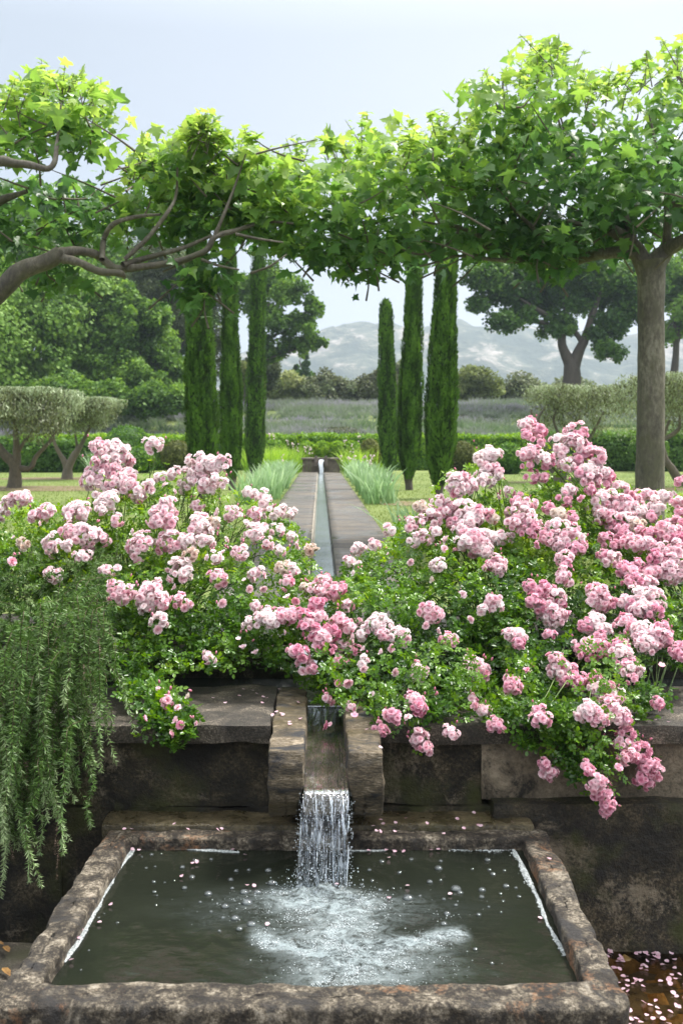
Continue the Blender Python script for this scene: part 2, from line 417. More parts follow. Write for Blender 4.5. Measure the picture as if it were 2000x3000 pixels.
SD = np.array([.62, .30, 1.15]); SD = SD / np.linalg.norm(SD)
w = bpy.data.worlds.new('World'); scn.world = w; w.use_nodes = True
nt = w.node_tree; nt.nodes.clear(); n = N(nt)
sky = n('ShaderNodeTexSky', sky_type='NISHITA', sun_disc=False, sun_elevation=math.asin(SD[2]),
        sun_rotation=math.atan2(SD[0], SD[1]), dust_density=2.0)
g = n('ShaderNodeTexCoord').outputs['Generated']
sx = n('ShaderNodeSeparateXYZ', {0: g})
side = n('ShaderNodeMapRange', {0: sx.outputs[0], 1: -.42, 2: .36}, interpolation_type='SMOOTHSTEP').outputs[0]
cn = n.noise(n.scale(g, 1, 1, 2.2), 1.4, 4, .5, .3)
side = n.math('ADD', side, n.math('MULTIPLY', n.math('SUBTRACT', cn, .5), .35))
cl = n.ramp(side, [(0., (.60, .66, .715)), (.5, (.72, .765, .81)), (1., (.86, .892, .92))])
zz = n('ShaderNodeMapRange', {0: sx.outputs[2], 1: .38, 2: 1., 3: 1., 4: ZEN}).outputs[0]
zn = n('ShaderNodeMapRange', {0: sx.outputs[2], 1: .38, 2: .8}).outputs[0]
cl = n.mix(zn, cl, (.84, .84, .83))
cl2 = n('ShaderNodeVectorMath', {0: cl, 3: zz}, operation='SCALE').outputs[0]
s1 = n('ShaderNodeBackground', {'Color': cl2, 'Strength': SKYS})
s2 = n('ShaderNodeBackground', {'Color': sky.outputs[0], 'Strength': .02})
ad = n('ShaderNodeAddShader', {0: s1.outputs[0], 1: s2.outputs[0]})
n('ShaderNodeOutputWorld', {'Surface': ad.outputs[0]})
sl = bpy.data.lights.new('sun', 'SUN'); sl.energy = SUNS; sl.angle = math.radians(14); sl.color = (1, .96, .9)
so = bpy.data.objects.new('sun', sl); COL.objects.link(so)
so.rotation_euler = Vector(SD).to_track_quat('Z', 'Y').to_euler(); so.location = (5, 5, 20)

# ------------------------------------------------------------------ ground
def gh(x, y):
    x = np.asarray(x, float); y = np.asarray(y, float)
    r = sstep(36.5, 64, y) * 3.25
    bank = .9 * np.exp(-((x + 13) / 6) ** 2) * sstep(36, 48, y)
    und = .12 * vnoise(np.stack([x * .25, y * .25, x * 0], -1)) * sstep(37, 45, y)
    return r + und + bank * .3
def axis(a, b, step, far):
    v = list(np.arange(a, b, step)); s = step; x = b
    while x < far: v.append(x); s *= 1.35; x += s
    v.append(far); return v
xs = np.array([-q for q in axis(.7, 26, .9, 1300)][::-1] + axis(.7, 26, .9, 1300))
ys = np.array([4.44] + axis(5, 75, .9, 1400))
X, Y = np.meshgrid(xs, ys, indexing='ij')
V = np.stack([X, Y, gh(X, Y)], -1).reshape(-1, 3)
tag(obj('lawn', make_mesh('lawn', V, grid_faces(len(xs), len(ys))[:, ::-1], True), MT['lawn']), kind='structure')

# grass blades standing on the mown lawn
nb = 90000
yy = 6.5 + 24 * rng.random(nb) ** 1.5; xx = (rng.random(nb) * 2 - 1) * (yy * .38 + .6)
k = (np.abs(xx - .01) > .64); xx, yy = xx[k], yy[k]; nb = len(xx)
BL = (np.array([[-.12, 0, 0], [.12, 0, 0], [.06, .7, .0], [0, 1, .1]]), np.array([[0, 1, 2, 3]]))
d = norm(rng.normal(size=(nb, 3)) * [.5, .5, .1] + [0, 0, 1.])
V, F, T = scatter(*BL, np.stack([xx, yy, xx * 0], -1), orient(d, rdir(nb)), .018 + .022 * rng.random(nb), .2 + .8 * rng.random(nb))
tag(obj('grass', make_mesh('grass', V, F, False, T), MT['grass_blade']), label='short mown green grass of the lawn on both sides of the stone path', cat='grass', kind='stuff')

# lower ground in front of the wall
V = np.array([[-60, -60, -.86], [60, -60, -.86], [60, 3.6, -.86], [-60, 3.6, -.86]])
tag(obj('ground', make_mesh('ground', V, [[0, 1, 2, 3]]), MT['cobble']), kind='structure')

# path with its rill --------------------------------------------------
PX0, PX1, CH0, CH1, PT = -.60, .62, -.068, .115, .045
def slab_strip(x0, x1, y0, y1, zt, zb):
    nx, ny = 8, 240
    X, Y = np.meshgrid(np.linspace(x0, x1, nx), np.linspace(y0, y1, ny), indexing='ij')
    Z = zt + .0035 * fbm(np.stack([X * 4, Y * 2.5, X * 0], -1), 3)
    top = np.stack([X, Y, Z], -1)
    row = lambda A, z: np.concatenate([A[..., :2], np.full(A.shape[:-1] + (1,), z)], -1)
    G = np.concatenate([row(top[:1], zb), top, row(top[-1:], zb)], 0)
    return G.reshape(-1, 3), grid_faces(nx + 2, ny)[:, ::-1], np.zeros(G.size // 3)
parts = [slab_strip(PX0, CH0 - .012, 4.5, 30.2, PT, -.02), slab_strip(CH1 + .0, PX1, 4.5, 30.2, PT, -.02)]
V, F, T = join(parts)
tag(obj('path', make_mesh('path', V, F, False), MT['path']), kind='structure')
V, F, T = slab_strip(CH0 - .012, CH0, 4.5, 30.2, PT + .004, -.02)
MT['lip'] = simple_mat('rill_lip', (.20, .18, .14), (.38, .33, .26), 9., .7, .4)
tag(obj('path_edge', make_mesh('path_edge', V, F), MT['lip']), kind='structure')
V, F, T = slab_strip(CH0, CH1, 4.42, 30.2, .006, -.02)
tag(obj('channel_water', make_mesh('channel_water', V, F, True), MT['channel_water']), kind='structure')
# bare soil patches
for (px, py, Y, a, b) in ((1168, 1472, 15.2, .32, .55), (40, 1432, 20.2, 2.6, 1.1), (195, 1405, 26.0, 1.7, 1.0), (1640, 1412, 23.5, 1.2, .5), (1960, 1432, 20, 1.1, .5), (805, 1384, 29, .5, 1.2)):
    c0 = at(px, py, Y); an = np.linspace(0, 2 * np.pi, 40, endpoint=False)
    rr = 1 + .18 * vnoise(np.stack([np.cos(an) * 2 + px, np.sin(an) * 2, an * 0], -1))
    V = [(c0[0], c0[1], .012)] + [(c0[0] + a * r_ * math.cos(t), c0[1] + b * r_ * math.sin(t), .006) for t, r_ in zip(an, rr)]
    tag(obj('soil_patch', make_mesh('soil_patch', V, [(0, 1 + i, 1 + (i + 1) % 40) for i in range(40)]), MT['soil']), kind='structure')

# ------------------------------------------------------------------ hills
m, nt = newmat('hills'); n = N(nt); co = n.coords()
a = n.noise(n.scale(co, 1, .6, 1.6), .022, 9, .68, .9); b = n.noise(co, .12, 6, .7)
alt = n('ShaderNodeMapRange', {0: n('ShaderNodeSeparateXYZ', {0: co}).outputs[2], 1: 15., 2: 75., 3: -.10, 4: .015}).outputs[0]
f = n.math('ADD', n.math('ADD', n.math('MULTIPLY', a, .72), n.math('MULTIPLY', b, .28)), alt)
c = n.ramp(f, [(.46, (.07, .09, .07)), (.53, (.12, .135, .10)), (.575, (.26, .245, .21)), (.68, (.46, .42, .37))])
n.out(n('ShaderNodeBsdfPrincipled', {'Base Color': c, 'Roughness': .9, 'Specular IOR Level': .1, 'Normal': n.bump(f, 1., 8.)}).outputs[0]); MT['hills'] = m
rp = np.array([(-1200, 1090), (-300, 1060), (300, 1050), (700, 1045), (830, 1025), (905, 1005), (960, 990), (1040, 973), (1100, 976), (1160, 984), (1250, 980), (1330, 966), (1420, 958), (1520, 962), (1640, 985), (1720, 1000), (1800, 1012), (1880, 1008), (1960, 995), (2060, 985), (2600, 1000), (3600, 1080)], float)
hx = np.linspace(-700, 820, 300); hyy = np.linspace(560, 1150, 110)
X, Y = np.meshgrid(hx, hyy, indexing='ij')
ppx = CX + X / 930 * F0
R_ = (HY - np.interp(ppx, rp[:, 0], rp[:, 1])) / F0 * 930 + CZ
prof = sstep(540, 930, Y) ** 1.35 * (1 - .5 * sstep(960, 1150, Y))
rid = 1 - np.abs(fbm(np.stack([X * .012, Y * .006, X * 0], -1), 5))
Z = R_ * prof * (.96 + .13 * rid ** 2) + (fbm(np.stack([X * .03, Y * .03, X * 0 + 3], -1), 4) * 5) * prof
tag(obj('hills', make_mesh('hills', np.stack([X, Y, Z], -1).reshape(-1, 3), grid_faces(300, 110)[:, ::-1], True), MT['hills']), kind='structure')

# haze ----------------------------------------------------------------
if HAZE:
    m, nt = newmat('haze'); n = N(nt)
    v = n('ShaderNodeVolumePrincipled', {'Color': (.66, .77, .93, 1), 'Density': HAZE, 'Anisotropy': .2})
    n('ShaderNodeOutputMaterial', {'Volume': v.outputs[0]})
    V, F = [], [[0, 3, 2, 1], [4, 5, 6, 7], [0, 1, 5, 4], [1, 2, 6, 5], [2, 3, 7, 6], [3, 0, 4, 7]]
    for z in (-2.0, 150.): V += [(-1400, -80, z), (1400, -80, z), (1400, 1450, z), (-1400, 1450, z)]
    hz = obj('haze', make_mesh('haze', V, F), m); tag(hz, kind='stuff', label='thin pale haze in the air that fades the far hills', cat='haze')
    scn.cycles.volume_max_steps = 64
def onplane(px, py, z):
    Y = F0 * (CZ - z) / (py - HY); return np.array([(px - CX) / F0 * Y, Y, z])

def block(name, parent, mat, x0, x1, y0, y1, z0, z1, seed, label=None, **k):
    V, F, T = rough_box(x0, x1, y0, y1, z0, z1, seed=seed, **k)
    return tag(obj(name, make_mesh(name, V, F, True), mat, parent), label=label)

# retaining wall ------------------------------------------------------
wall = empty('stone_wall', (0, 3.5, -.86), label='old mossy retaining wall of dark stone blocks and coping behind the basin', cat='wall')
W, D = MT['wall'], MT['wall_dry']
K = dict(seg=.02, amp=.016, rnd=.004, sc=7.)
for i, (x0, x1, y0, z0, z1, mt_) in enumerate([
    (-6, -2.4, 3.49, -.345, -.122, W), (-2.40, -.93, 3.484, -.345, -.122, W), (-.93, -.075, 3.478, -.345, -.122, W),
    (.115, .565, 3.483, -.345, -.122, W), (.567, 1.52, 3.475, -.325, -.122, D), (1.53, 6, 3.47, -.33, -.122, D),
    (-6, -1.9, 3.47, -.90, -.350, W), (-1.9, -.90, 3.462, -.90, -.350, W), (-.90, .60, 3.47, -.90, -.350, W),
    (.60, 1.262, 3.408, -.90, -.318, W), (1.264, 6, 3.402, -.90, -.330, W)]):
    block('stone_block', wall, mt_, x0 - .007, x1 + .007, y0, 3.8 + i * .003, z0 - .004, z1 + .004, i * 3.1, **(K if abs(x0) < 2 and x1 < 2.5 else dict(K, seg=.08)))
C = MT['coping']; KC = dict(seg=.018, amp=.011, rnd=.009, sc=11.)
for i, (x0, x1) in enumerate([(-6, -2.2), (-2.19, -1.06), (-1.05, -.168)]):
    block('coping_stone', wall, C, x0, x1, 3.435, 4.0, -.119, -.052, 40 + i * 5, **(KC if i else dict(KC, seg=.07)))
for i, (x0, x1) in enumerate([(.205, .86), (.868, 1.9), (1.91, 6)]):
    block('coping_stone', wall, C, x0, x1, 3.44, 4.0, -.121, -.054, 60 + i * 5, **(KC if i < 2 else dict(KC, seg=.07)))
for i, (x0, x1) in enumerate([(-6, -.09), (.13, 6)]):
    block('back_edging', wall, C, x0, x1, 4.36, 4.50, -.35, .012, 80 + i * 5, seg=.06, amp=.008, rnd=.012, sc=9.)
V = [(-6, 3.9, -.108), (6, 3.9, -.108), (6, 4.43, -.108), (-6, 4.43, -.108)]
tag(obj('water', make_mesh('water', V, [[0, 1, 2, 3]]), MT['rippled_water']), kind='structure')

# spout ---------------------------------------------------------------
sp = empty('stone_spout', (0.02, 3.4, -.27), label='stone spout of two worn cheek stones projecting from the wall above the basin', cat='spout')
def cheekwarp(s):
    def f(V):
        y = V[:, 1]; z = V[:, 2]
        fr = sstep(3.30, 3.13, y)
        V[:, 1] += fr * (.055 * sstep(-.15, -.29, z) + .012 * sstep(-.10, -.05, z))
        V[:, 2] -= .004 * sstep(3.22, 3.12, y) * sstep(-.12, -.05, z)
        inner = (s * (V[:, 0] - .02) < .12)
        V[:, 0] += s * .018 * sstep(-.14, -.24, z) * inner
        return V
    return f
KS = dict(seg=.0075, amp=.0085, rnd=.007, sc=20.)
block('cheek_stone', sp, MT['cheek'], -.163, -.049, 3.125, 3.95, -.272, -.048, 101, warp=cheekwarp(-1), **KS)
block('cheek_stone', sp, MT['cheek'], .089, .199, 3.125, 3.95, -.272, -.050, 131, warp=cheekwarp(1), **KS)
def floorwarp(V):
    t = sstep(3.12, 4.0, V[:, 1]); V[:, 2] += t * .06 * (V[:, 2] > -.24); return V
block('spout_floor', sp, MT['cheek'], -.052, .092, 3.155, 3.98, -.262, -.188, 151, seg=.012, amp=.004, rnd=.01, sc=12., warp=floorwarp)

# waterfall -----------------------------------------------------------
wf = empty('waterfall', (0.02, 3.1, -.42), label='clear sheet of water pouring from the stone spout into the basin', cat='water')
nx, ns = 70, 150
u = np.linspace(0, 1, nx); s = np.linspace(0, 1, ns)
U, S = np.meshgrid(u, s, indexing='ij')
run = .32
flow = S < run
sr = np.clip(S / run, 0, 1); tf_ = np.clip((S - run) / (1 - run), 0, 1)
tt = tf_ * .232
Yv = np.where(flow, 3.98 - sr * .83, 3.15 - .60 * tt - .02 * np.minimum(tt / .03, 1))
Zv = np.where(flow, -.108 - .062 * sr ** 1.2, -.170 - 4.9 * tt ** 2 - .02 * tt)
xl = np.where(flow, -.05, -.050 - .020 * tf_ ** 1.2); xr = np.where(flow, .090, .090 - .006 * tf_)
Xv = xl + (xr - xl) * U
rid = fbm(np.stack([U * 13, S * 3.5, U * 0], -1), 3); fine = fbm(np.stack([U * 34, S * 9, U * 0 + 4], -1), 2)
amp = np.where(flow, .0012, .003 + .014 * tf_)
Yv = Yv - (rid + .5 * fine) * amp; Xv = Xv + .004 * tf_ * vnoise(np.stack([S * 14, U * 0, U * 0], -1))
Zv = Zv + np.where(flow, .002 * rid, 0)
V = np.stack([Xv, Yv, Zv], -1).reshape(-1, 3); F = grid_faces(nx, ns)
keep = (S.reshape(-1)[F[:, 0]] < run)
obj('spout_water', make_mesh('spout_water', V, F[keep][:, ::-1], True), MT['thin_water'], wf)
obj('falling_sheet', make_mesh('falling_sheet', V, F[~keep][:, ::-1], True, attrs={'drop': (tf_ - .5).reshape(-1)}), MT['fall'], wf)
def fallpt(uu, t, off=0.):
    tq = t * .232
    return np.array([-.05 - .020 * t ** 1.2 + (.140 + .014 * t) * uu, 3.15 - .60 * tq - .02 * min(tq / .03, 1) - off, -.170 - 4.9 * tq ** 2 - .02 * tq])
parts = []
for k in range(14):
    uu = [rng.random(), rng.choice([.01, .99, .3, .36, .62, .68])][k % 2] + rng.normal() * .015
    uu = float(np.clip(uu, 0, 1)); t0 = rng.random() * .75; L = .06 + .3 * rng.random() ** 2
    tsq = np.linspace(t0, min(1, t0 + L), 9)
    ph = rng.random() * 9
    pts = [fallpt(uu + .012 * math.sin(q * 16 + ph), q, .003 + .006 * rng.random() + .008 * q) for q in tsq]
    r = (.0006 + .0016 * rng.random()) * np.sin(np.linspace(.12, math.pi - .12, 9)) * (1 + .5 * rng.normal(size=9) * .6)
    parts.append(tube(pts, np.abs(r) + .0002, 6, 2))
V, F, T = join(parts)
tag(obj('strands', make_mesh('strands', V, F, True), MT['strand'], wf), kind='stuff')
# octahedral-ish drop template (24 tris)
def sphere(seg=8, rings=5, half=False):
    th = np.linspace(0, np.pi / (2 if half else 1), rings + 1)[1:] if half else np.linspace(0, np.pi, rings + 1)[1:-1]
    Vt = [(0, 0, 1.)]
    for t in th:
        for a in np.linspace(0, 2 * np.pi, seg, endpoint=False): Vt.append((math.sin(t) * math.cos(a), math.sin(t) * math.sin(a), math.cos(t)))
    Ft = [[0, 1 + k, 1 + (k + 1) % seg, 1 + (k + 1) % seg] for k in range(seg)]
    tri = [[0, 1 + k, 1 + (k + 1) % seg] for k in range(seg)]; q = []
    for r in range(len(th) - 1):
        for k in range(seg):
            a = 1 + r * seg + k; b = 1 + r * seg + (k + 1) % seg
            q.append([a, a + seg, b + seg, b])
    if not half:
        Vt.append((0, 0, -1.)); m_ = len(Vt) - 1
        for k in range(seg): tri.append([m_, m_ - seg + (k + 1) % seg, m_ - seg + k])
    return np.array(Vt), tri, q
sv, st, sq = sphere(6, 4)
sph = (sv, np.array(st + [[a, b, c] for a, b, c, d in sq] + [[a, c, d] for a, b, c, d in sq]))
nd = 700
t = rng.random(nd) ** .6; edge = rng.random(nd) < .35
uu = np.where(edge, rng.choice([-.03, 1.03], nd) + rng.normal(size=nd) * .03, rng.random(nd))
P = np.array([fallpt(a, b, .004 + .018 * rng.random()) for a, b in zip(uu, t)]) + rng.normal(size=(nd, 3)) * .003
V, F, T = scatter(sph[0], sph[1], P, orient(rdir(nd), rdir(nd)), (.0006 + .0014 * rng.random(nd) ** 2)[:, None] * np.array([1, 1, 1.]), np.zeros(nd))
nd2 = 260
a = rng.random(nd2) * 2 * np.pi; rr = .03 + .13 * rng.random(nd2) ** 1.5
P2 = np.stack([.01 + np.cos(a) * rr * 1.1, 2.99 + np.sin(a) * rr * .7, -.415 + .055 * rng.random(nd2) ** 2 * np.exp(-rr * 8) * 2], -1)
V2, F2, T2 = scatter(sph[0], sph[1], P2, orient(rdir(nd2), rdir(nd2)), .0007 + .0018 * rng.random(nd2) ** 2, np.zeros(nd2))
V, F, T = join([(V, F, T), (V2, F2, T2)])
tag(obj('droplets', make_mesh('droplets', V, F, True), MT['strand'], wf), kind='stuff')

# basin ---------------------------------------------------------------
bs = empty('stone_basin', (0, 2.85, -.86), label='long rectangular stone trough brim full of water in the foreground', cat='basin')
inn = [(-.622, 3.28), (.666, 3.28), (.638, 2.403), (-.668, 2.403)]
out = [(-.715, 3.395), (.765, 3.395), (.722, 2.292), (-.765, 2.292)]
prof = [(-.0, -.90), (0, -.78), (0, -.70), (0, -.62), (0, -.55), (0, -.50), (0, -.46), (0, -.43), (0, -.398), (.012, -.388), (.04, -.383), (.10, -.380)] + \
       [(q, -.379) for q in np.linspace(.2, .82, 9)] + [(.90, -.380), (.96, -.382), (.99, -.388), (1, -.400), (1, -.425), (1, -.44), (1, -.50), (1, -.6), (1, -.75)]
ring_ = []
for k in range(4):
    L = np.hypot(*(np.array(out[k]) - np.array(out[(k + 1) % 4]))); nn_ = int(L / .0095)
    for j in range(nn_):
        t = j / nn_
        a = np.array(out[k]) * (1 - t) + np.array(out[(k + 1) % 4]) * t; b = np.array(inn[k]) * (1 - t) + np.array(inn[(k + 1) % 4]) * t
        # knocked-off corners
        for q in (0, 1):
            dd = (t if q == 0 else 1 - t) * L
            cc = np.array([.03, 2.85]); pull = .022 * max(0, 1 - dd / .05) ** 2
            a = a + (cc - a) / np.linalg.norm(cc - a) * pull
        ring_.append((a, b))
V = []
for a, b in ring_:
    for (q, z) in prof:
        p = a * (1 - q) + b * q; V.append((p[0], p[1], z))
V = np.array(V); n_ = fbm(V * 11, 4); n2 = fbm(V * 3 + 9, 3); n3 = fbm(V * 32, 3)
qq = np.tile(np.array([q for q, z in prof]), len(ring_))
cen = V[:, :2] - np.array([.0, 2.85]); ad = np.where(np.abs(cen[:, 0]) * .46 > np.abs(cen[:, 1]) * .6, 0, 1)
outw = norm(np.stack([np.sign(cen[:, 0]) * (np.abs(cen[:, 0]) > .60), np.sign(cen[:, 1]) * (np.abs(cen[:, 1]) > .42), cen[:, 0] * 0], -1) + 1e-6)
sg = np.where(qq < .5, 1, -.7)[:, None]
edge = np.exp(-((V[:, 2] + .40) / .03) ** 2)
V = V + outw * sg * (n_ * .007 + n2 * .008 + n3 * .003)[:, None] - outw * sg * (np.maximum(0, fbm(V * 16 + 40, 2)) * .03 * edge)[:, None]
V[:, 2] += (n_ * .006 + n2 * .006 + n3 * .0025) * (V[:, 2] > -.45)
frontjoint = np.exp(-((V[:, 2] + .452) / .008) ** 2) * (V[:, 1] < 2.33)
V[:, 1] += frontjoint * .012 * (.5 + vnoise(V * 7))
F = grid_faces(len(ring_) + 1, len(prof)) % len(V)
obj('trough', make_mesh('trough', V, F[:, ::-1], True), MT['rim'], bs)
block('back_ledge', bs, MT['ledge'], -.74, .72, 3.345, 3.50, -.60, -.362, 171, seg=.014, amp=.007, rnd=.012, sc=7.)
block('trough_floor', bs, MT['ledge'], -.72, .72, 2.38, 3.32, -.86, -.74, 181, seg=.1, amp=.002)

# basin water with the churned, aerated patch -------------------------
def foam_mask(x, y):
    wv = .03 * vnoise(np.stack([x * 9, y * 9, x * 0], -1)); x = x + wv; y = y + wv
    m1 = np.exp(-((x - .02) / .15) ** 2 - ((y - 2.945) / .045) ** 2) * 1.1
    m2 = .66 * np.exp(-((x - .055) / .11) ** 2) * sstep(2.99, 2.93, y) * sstep(2.40, 2.60, y)
    m3 = 1.0 * np.exp(-((y - (2.645 + .95 * (x - .10) ** 2)) / .036) ** 2) * sstep(-.22, -.12, x) * sstep(.44, .36, x)
    m4 = .50 * np.exp(-((x - .12) / .17) ** 2) * sstep(2.70, 2.63, y) * sstep(2.36, 2.56, y)
    m5 = .45 * np.exp(-((x - .02) / .28) ** 2 - ((y - 2.87) / .10) ** 2)
    return np.clip(m1 + m2 + m3 + m4 + m5 * .6, 0, 1.15)
gx, gy = np.meshgrid(np.linspace(-.70, .70, 340), np.linspace(2.36, 3.33, 260), indexing='ij')
rr = np.hypot(gx - .01, gy - 2.97)
zz_ = -.422 + .0022 * np.sin(rr * 95 + 2 * vnoise(np.stack([gx * 6, gy * 6, gx * 0], -1))) * np.exp(-rr * 4.5) + .0016 * fbm(np.stack([gx * 14, gy * 20, gx * 0], -1), 3)
fm = foam_mask(gx, gy)
zz_ = zz_ + fm * .008 * (fbm(np.stack([gx * 50, gy * 50, gx * 0], -1), 3) + .3) + .018 * np.exp(-((gx - .01) / .08) ** 2 - ((gy - 2.98) / .035) ** 2) * (1 + fbm(np.stack([gx * 60, gy * 60, gx * 0], -1), 2))
V = np.stack([gx, gy, zz_], -1).reshape(-1, 3)
tag(obj('basin_water', make_mesh('basin_water', V, grid_faces(340, 260)[:, ::-1], True, attrs={'foam': fm.reshape(-1)}), MT['basin_water']), kind='structure')
# small froth bubbles
hv, ht, hq = sphere(7, 3, True)
hemi = (hv, np.array(ht + [[a, b, c] for a, b, c, d in hq] + [[a, c, d] for a, b, c, d in hq]))
n0 = 90000; x = rng.uniform(-.5, .6, n0); y = rng.uniform(2.38, 3.1, n0)
mk = foam_mask(x, y) * sstep(-.25, .35, fbm(np.stack([x * 26, y * 34, x * 0], -1), 3)) + .004 * sstep(-.1, .5, fbm(np.stack([x * 6, y * 8, x * 0], -1), 2)) * np.exp(-((x - .05) / .35) ** 2)
k = rng.random(n0) < mk ** 1.5 * 1.0; x, y = x[k], y[k]; nn_ = len(x)
P = np.stack([x, y, np.full(nn_, -.421) + .003 * rng.random(nn_)], -1)
up = np.tile([0., 1., 0.], (nn_, 1))
V, F, T = scatter(*hemi, P, orient(up + rdir(nn_) * .1, np.tile([0., 0, 1.], (nn_, 1))), (.0006 + .0012 * rng.random(nn_) ** 3)[:, None] * np.array([1, 1, .7]), np.zeros(nn_))
tag(obj('froth', make_mesh('froth', V, F, True), MT['froth']), label='white froth of tiny bubbles churned up where the waterfall lands', cat='foam', kind='stuff')
# floating bubbles, one by one
hb, hbt, hbq = sphere(14, 5, True)
bub = [make_mesh('bubble', hb, [list(f) for f in hbt] + [list(f) for f in hbq], True) for _ in range(1)][0]
bub.materials.append(MT['bubble'])
c8 = [(320, 812, 15), (455, 820, 14), (445, 853, 26), (185, 822, 18), (128, 860, 14), (265, 873, 14), (142, 909, 13), (92, 928, 15), (405, 915, 20), (455, 908, 12), (678, 860, 14), (695, 880, 19), (747, 863, 12), (670, 815, 20),
      (755, 935, 22), (800, 943, 12), (645, 953, 24), (643, 985, 18), (730, 970, 11), (815, 983, 14), (742, 1003, 11), (305, 990, 34), (525, 948, 34), (545, 965, 20), (178, 953, 14), (237, 945, 9), (360, 980, 12), (470, 995, 14), (485, 1062, 22), (630, 1066, 16), (675, 1030, 10), (732, 1055, 9), (525, 1022, 14), (470, 1108, 22), (600, 858, 10), (960, 1130, 18), (690, 1290, 14), (615, 1225, 16)]
c7 = [(697, 790, 14), (742, 787, 8), (652, 800, 8), (672, 852, 10), (713, 845, 9), (838, 848, 18), (883, 893, 20), (895, 817, 16), (848, 943, 18), (707, 915, 13), (710, 962, 14), (757, 918, 8), (800, 908, 7), (957, 970, 26), (920, 1008, 12), (970, 1052, 12), (1035, 1028, 26), (1080, 1083, 28), (1135, 1010, 36), (1122, 963, 28), (1183, 963, 24), (1085, 865, 16), (1142, 860, 14), (1232, 863, 22), (1060, 905, 18), (1067, 945, 14), (1248, 920, 28), (1323, 900, 14), (1358, 860, 12), (970, 812, 14), (718, 1022, 9), (722, 978, 8), (540, 1103, 10), (455, 1080, 9), (410, 1230, 8), (373, 1320, 8), (480, 1062, 7), (1025, 1080, 14), (1155, 1110, 30), (1100, 1132, 22), (1008, 1140, 12)]
for lst, ox in ((c8, 1000), (c7, 0)):
    for (x, y, r) in lst:
        p = onplane(ox + x / 1.568, 2000 + y / 1.568, -.4205); rad = r / 1.568 / F0 * p[1] * .72
        o = tag(bpy.data.objects.new('bubble', bub), 'clear round bubble floating on the dark basin water', 'bubble', 'bubbles floating on the basin water')
        COL.objects.link(o); o.location = p; o.scale = (rad, rad, rad * .62); o.rotation_euler = (0, 0, rng.random() * 6)

# froth line along the edges
def froth_line(pts, wid):
    P = np.array([onplane(a, b, -.421)[:2] for a, b in pts]); W_ = np.array(wid) / F0 * 3.0
    tt_ = np.linspace(0, len(P) - 1, 46 * (len(P) - 1) + 1)
    X = np.interp(tt_, range(len(P)), P[:, 0]); Y = np.interp(tt_, range(len(P)), P[:, 1]); Wd = np.interp(tt_, range(len(P)), W_)
    T_ = norm(np.stack([np.gradient(X), np.gradient(Y)], -1)); Nn = np.stack([T_[:, 1], -T_[:, 0]], -1)
    rows = []
    nz = .60 + .80 * fbm(np.stack([X * 24, Y * 24, X * 0], -1), 3)
    for j, q in enumerate(np.linspace(-.6, 1, 11)):
        w_ = Wd * nz * q; h_ = .006 * (1 - abs(q - .0)) ** .5 if abs(q) < 1 else 0
        x = X + Nn[:, 0] * w_; y = Y + Nn[:, 1] * w_
        z = -.423 + h_ * (1 + .6 * vnoise(np.stack([x * 120, y * 120, x * 0], -1))) - (.004 if q in (-.6, 1) else 0)
        rows.append(np.stack([x, y, z + 0 * x], -1))
    V = np.stack(rows, 1).reshape(-1, 3)
    return V, grid_faces(len(tt_), 11), np.zeros(len(V))
def froth_dots(pts, wid, n_):
    P = np.array([onplane(a, b, -.421)[:2] for a, b in pts]); W_ = np.array(wid) / F0 * 3.0
    sl = np.r_[0, np.cumsum(np.hypot(*np.diff(P, axis=0).T))]; t = rng.random(n_) * sl[-1]
    X = np.interp(t, sl, P[:, 0]); Y = np.interp(t, sl, P[:, 1]); Wd = np.interp(t, sl, W_)
    dx = np.interp(t, (sl[1:] + sl[:-1]) / 2, np.diff(P[:, 0]) / np.diff(sl)); dy = np.interp(t, (sl[1:] + sl[:-1]) / 2, np.diff(P[:, 1]) / np.diff(sl))
    nz = .35 + 1.1 * np.clip(.5 + fbm(np.stack([X * 16, Y * 16, X * 0], -1), 3), 0, 1)
    q = np.abs(rng.normal(size=n_)) * .55 - .25
    return np.stack([X + dy * Wd * nz * q, Y - dx * Wd * nz * q, np.full(n_, -.4215) + .002 * rng.random(n_)], -1)
P = np.concatenate([froth_dots([(700, 2499), (560, 2489), (480, 2480), (398, 2483), (330, 2570), (262, 2700), (225, 2772), (190, 2820)], [4, 26, 20, 34, 40, 34, 20, 3], 15000),
                    froth_dots([(1010, 2493), (1130, 2492)], [6, 9], 700), froth_dots([(1310, 2488), (1420, 2488), (1502, 2487), (1528, 2530), (1580, 2640), (1604, 2710), (1660, 2800)], [10, 20, 22, 16, 11, 5, 8], 4200)])
k = len(P)
V, F, T = scatter(*hemi, P, orient(np.tile([0., 1., 0.], (k, 1)) + rdir(k) * .1, np.tile([0., 0, 1.], (k, 1))), (.0011 + .0022 * rng.random(k) ** 2)[:, None] * np.array([1, 1, .8]), np.zeros(k))
fo = obj('edge_foam', make_mesh('edge_foam', V, F, True), MT['foam'])
tag(fo, label='uneven line of whitish scum foam along the inner edges of the basin', cat='foam', kind='stuff')

